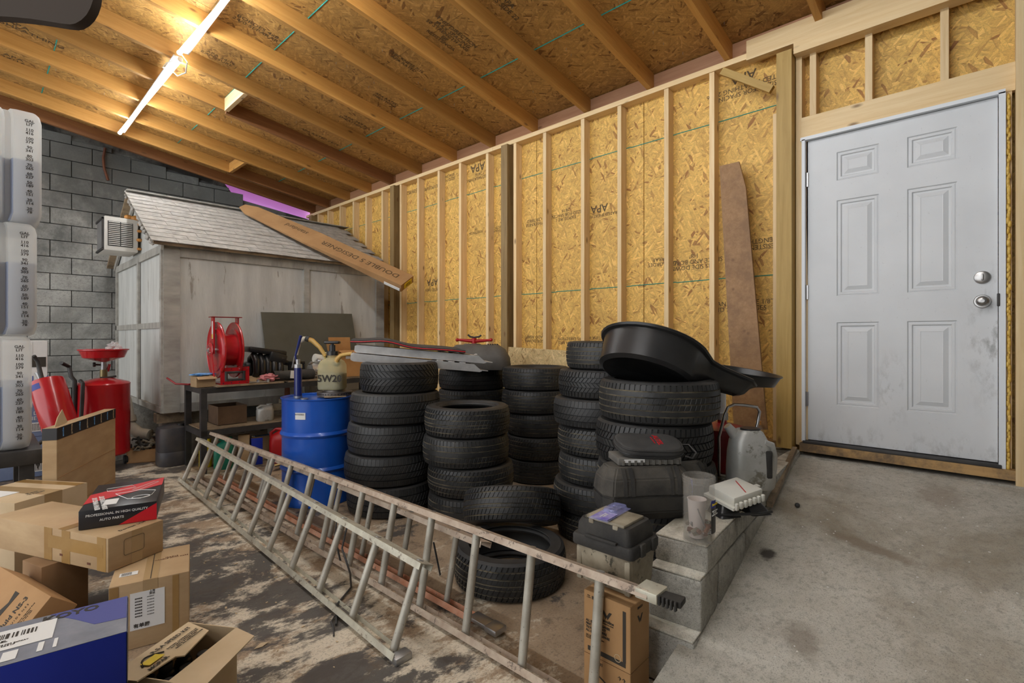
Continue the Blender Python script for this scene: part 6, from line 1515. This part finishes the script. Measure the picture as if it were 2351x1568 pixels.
while xx < .23:
    w_ = rnd.choice((.002, .003, .005)); bbox(bm, (xx, .165, .4236), (w_, .03, .0006)); xx += w_+rnd.choice((.002, .003, .005))
obj('bar_code', bm, m_ink, lbk, False, kind='stuff')
text('printing', 'REMOVE THIS LABEL', .014, (.11, .135, .4238), X, Y, m_ink, k6, bold=.0003)
text('printing', 'RADIATOR ASSEMBLY PARTS MADE FOR EXPORT\nHANDLE WITH CARE THIS SIDE UP', .008, (.13, .11, .4238), X, Y, m_ink, k6)
strip(k6, (.19, .045, .4222), (.03, .05, .0008), m_paper, 'striped_print'); strip(k6, (.25, .05, .4222), (.012, .05, .0008), m_paper, 'striped_print'); strip(k6, (.28, .05, .4222), (.008, .05, .0008), m_paper, 'striped_print')
strip(k6, (.4366, .12, .21), (.001, .243, .418), m_cblack, 'black_side')
# open kit carton with flaps
Pa = Vector((.395, 1.785, 0)); ux = Vector((.84, .54, 0)).normalized(); yaw8 = math.atan2(ux.y, ux.x)
k8 = thing('open_kit_carton', 'open pale carton with spread flaps and black bottles at the bottom', 'carton', (Pa.x, Pa.y, .001), rotz=yaw8)
w8, d8, h8 = .285, .20, .222
bm = bmesh.new(); th = .004
bbox(bm, (w8/2, d8/2, th/2), (w8, d8, th))
for yy in (th/2, d8-th/2): bbox(bm, (w8/2, yy, h8/2), (w8, th, h8))
for xx in (th/2, w8-th/2): bbox(bm, (xx, d8/2, h8/2), (th, d8-2*th, h8))
obj('carton_body', bm, m_card3, k8, False)
def flap(pts, th=.004, mat=m_card3):
    bm = bmesh.new(); bpoly(bm, pts, th); return obj('flap', bm, mat, k8, False)
flap([(0, 0, h8), (w8, 0, h8), (w8-.02, -.085, h8-.008), (.0, -.11, h8-.012)])
flap([(-.02, d8, h8), (w8, d8, h8), (w8-.05, d8-.13, h8+.012), (.10, d8-.16, h8+.012), (.09, d8-.135, h8+.012), (-.03, d8-.12, h8+.012)])
flap([(w8, 0, h8), (w8, d8, h8), (w8+.015, d8+.0, h8-.09), (w8+.02, .01, h8-.09)])
pu = Vector((1, 0, 0)); pv_ = Vector((0, .995, -.09))
def fl(x, s): return (x, d8-.012-s*1.2, h8+.0058+s*.10)
text('printing', 'R.S.A SPEED KIT', .022, fl(.17, .025), pu, pv_, m_ink, k8, bold=.0003)
text('printing', 'BATTERY CONNECTION KIT\nDO NOT THROW IN FIRE\nSOLD IN ONE PART\nREAD ALL INSTRUCTIONS', .0095, fl(.18, .065), pu, pv_, m_ink, k8)
text('printing', 'MOPAR', .02, fl(.05, .085), pu, pv_, m_ink, k8, bold=.0005)
bm = bmesh.new(); q_ = [fl(.035, .04), fl(.09, .04), fl(.09, .07), fl(.035, .07)]; bpoly(bm, [(p[0], p[1], p[2]+.001) for p in q_], .0006, Vector((0, .09, .995))); obj('yellow_sticker', bm, m_yell, k8, False)
bm = bmesh.new(); btube(bm, [Vector(fl(.03+.075*i/8, .055-.03*math.sin(PI*i/8))) for i in range(9)], .003, 4); obj('black_arc_print', bm, m_ink, k8)
bm = bmesh.new(); bbox(bm, (w8*.62, -.0006, .15), (.17, .001, .022)); obj('black_stripe', bm, m_ink, k8, False)
for i, (x, y) in enumerate(((.05, .05), (.12, .052), (.19, .052), (.05, .125), (.12, .13), (.19, .13))):
    t = thing('fluid_bottle', 'black bottle in the open kit carton, %s of the %s row' % (('left', 'middle', 'right')[i % 3], ('near', 'far')[i//3]), 'bottle', tuple(Vector((Pa.x, Pa.y, .006))+ux*x+Vector((-ux.y, ux.x, 0))*y), group='black bottles in the open kit carton')
    bm = bmesh.new(); blathe(bm, [(0, 0), (.029, 0), (.031, .01), (.031, .12), (.024, .15), (.014, .158), (0, .158)], 24); obj('bottle_body', bm, m_blkp, t)
    bm = bmesh.new(); blathe(bm, [(0, .155), (.019, .155), (.020, .158), (.020, .178), (.018, .181), (0, .181)], 20); obj('cap', bm, m_blkm, t)
# ================================================================== SMALL THINGS ON THE FLOOR
rnd = random.Random(31)
bm = bmesh.new(); lf = pt(600, 1482, z=.004)
bloft(bm, [[(lf.x+dx, lf.y+dy, .002+dz) for dx, dy, dz in ((-.03, 0, 0), (0, .008, .008), (.03, .004, .002), (0, -.008, 0))], [(lf.x+dx, lf.y+dy, .0035+dz) for dx, dy, dz in ((-.03, 0, 0), (0, .008, .008), (.03, .004, .002), (0, -.008, 0))]])
tag(obj('dry_leaf', bm, m_card3), 'dry curled leaf on the dark oily floor before the ladder', 'leaf')
bm = bmesh.new(); p = pt(765, 1440, z=.006); btube(bm, [p+Vector((-.03, -.06, 0)), p+Vector((-.01, -.02, .003)), p, p+Vector((.01, .04, .004)), p+Vector((.05, .08, 0))], .004, 5); tag(obj('cord_scrap', bm, m_blkm), 'short black cord scrap on the floor left of the ladder rail', 'cord')
bm = bmesh.new(); p = pt(1010, 1320, z=.005); btube(bm, [p, p+Vector((0, .01, .03)), p+Vector((-.01, .02, .10)), p+Vector((-.02, .03, .17))], .005, 5); tag(obj('strap_end', bm, m_blkm), 'black strap end hanging at the ladder by the lying tire', 'strap')
bm = bmesh.new()
def on_ramp(x): 
    for (xa, za), (xb, zb) in zip(prof_r, prof_r[1:]):
        if xa <= x <= xb: return za+(zb-za)*(x-xa)/(xb-xa)
    return 0
prof_r = [(-1.0, -.1), (.65, .004), (1.74, .175), (2.4, .285), (3.0, .38), (3.78, .455)]
for i in range(90):
    x = rnd.uniform(1.6, 3.7); y = rnd.uniform(-.15, .68); z = on_ramp(x)
    s = rnd.uniform(.002, .005); bbox(bm, (x, y, z+.001), (s*1.5, s, .002), rot=Matrix.Rotation(rnd.uniform(0, 3), 3, 'Z'))
tag(obj('paint_chips', bm, m_paper, None, False), 'tiny white paint chips scattered over the concrete ramp', 'debris')['kind'] = 'stuff'
bm = bmesh.new()
for i in range(150):
    x = rnd.uniform(.3, 1.2); y = rnd.uniform(1.8, 5.0)
    s = rnd.uniform(.003, .009); bbox(bm, (x, y, .002), (s*2, s, .002), rot=Matrix.Rotation(rnd.uniform(0, 3), 3, 'Z'))
tag(obj('floor_grit', bm, m_card3, None, False), 'tiny wood chips and grit scattered over the garage floor', 'debris')['kind'] = 'stuff'
flush_texts()
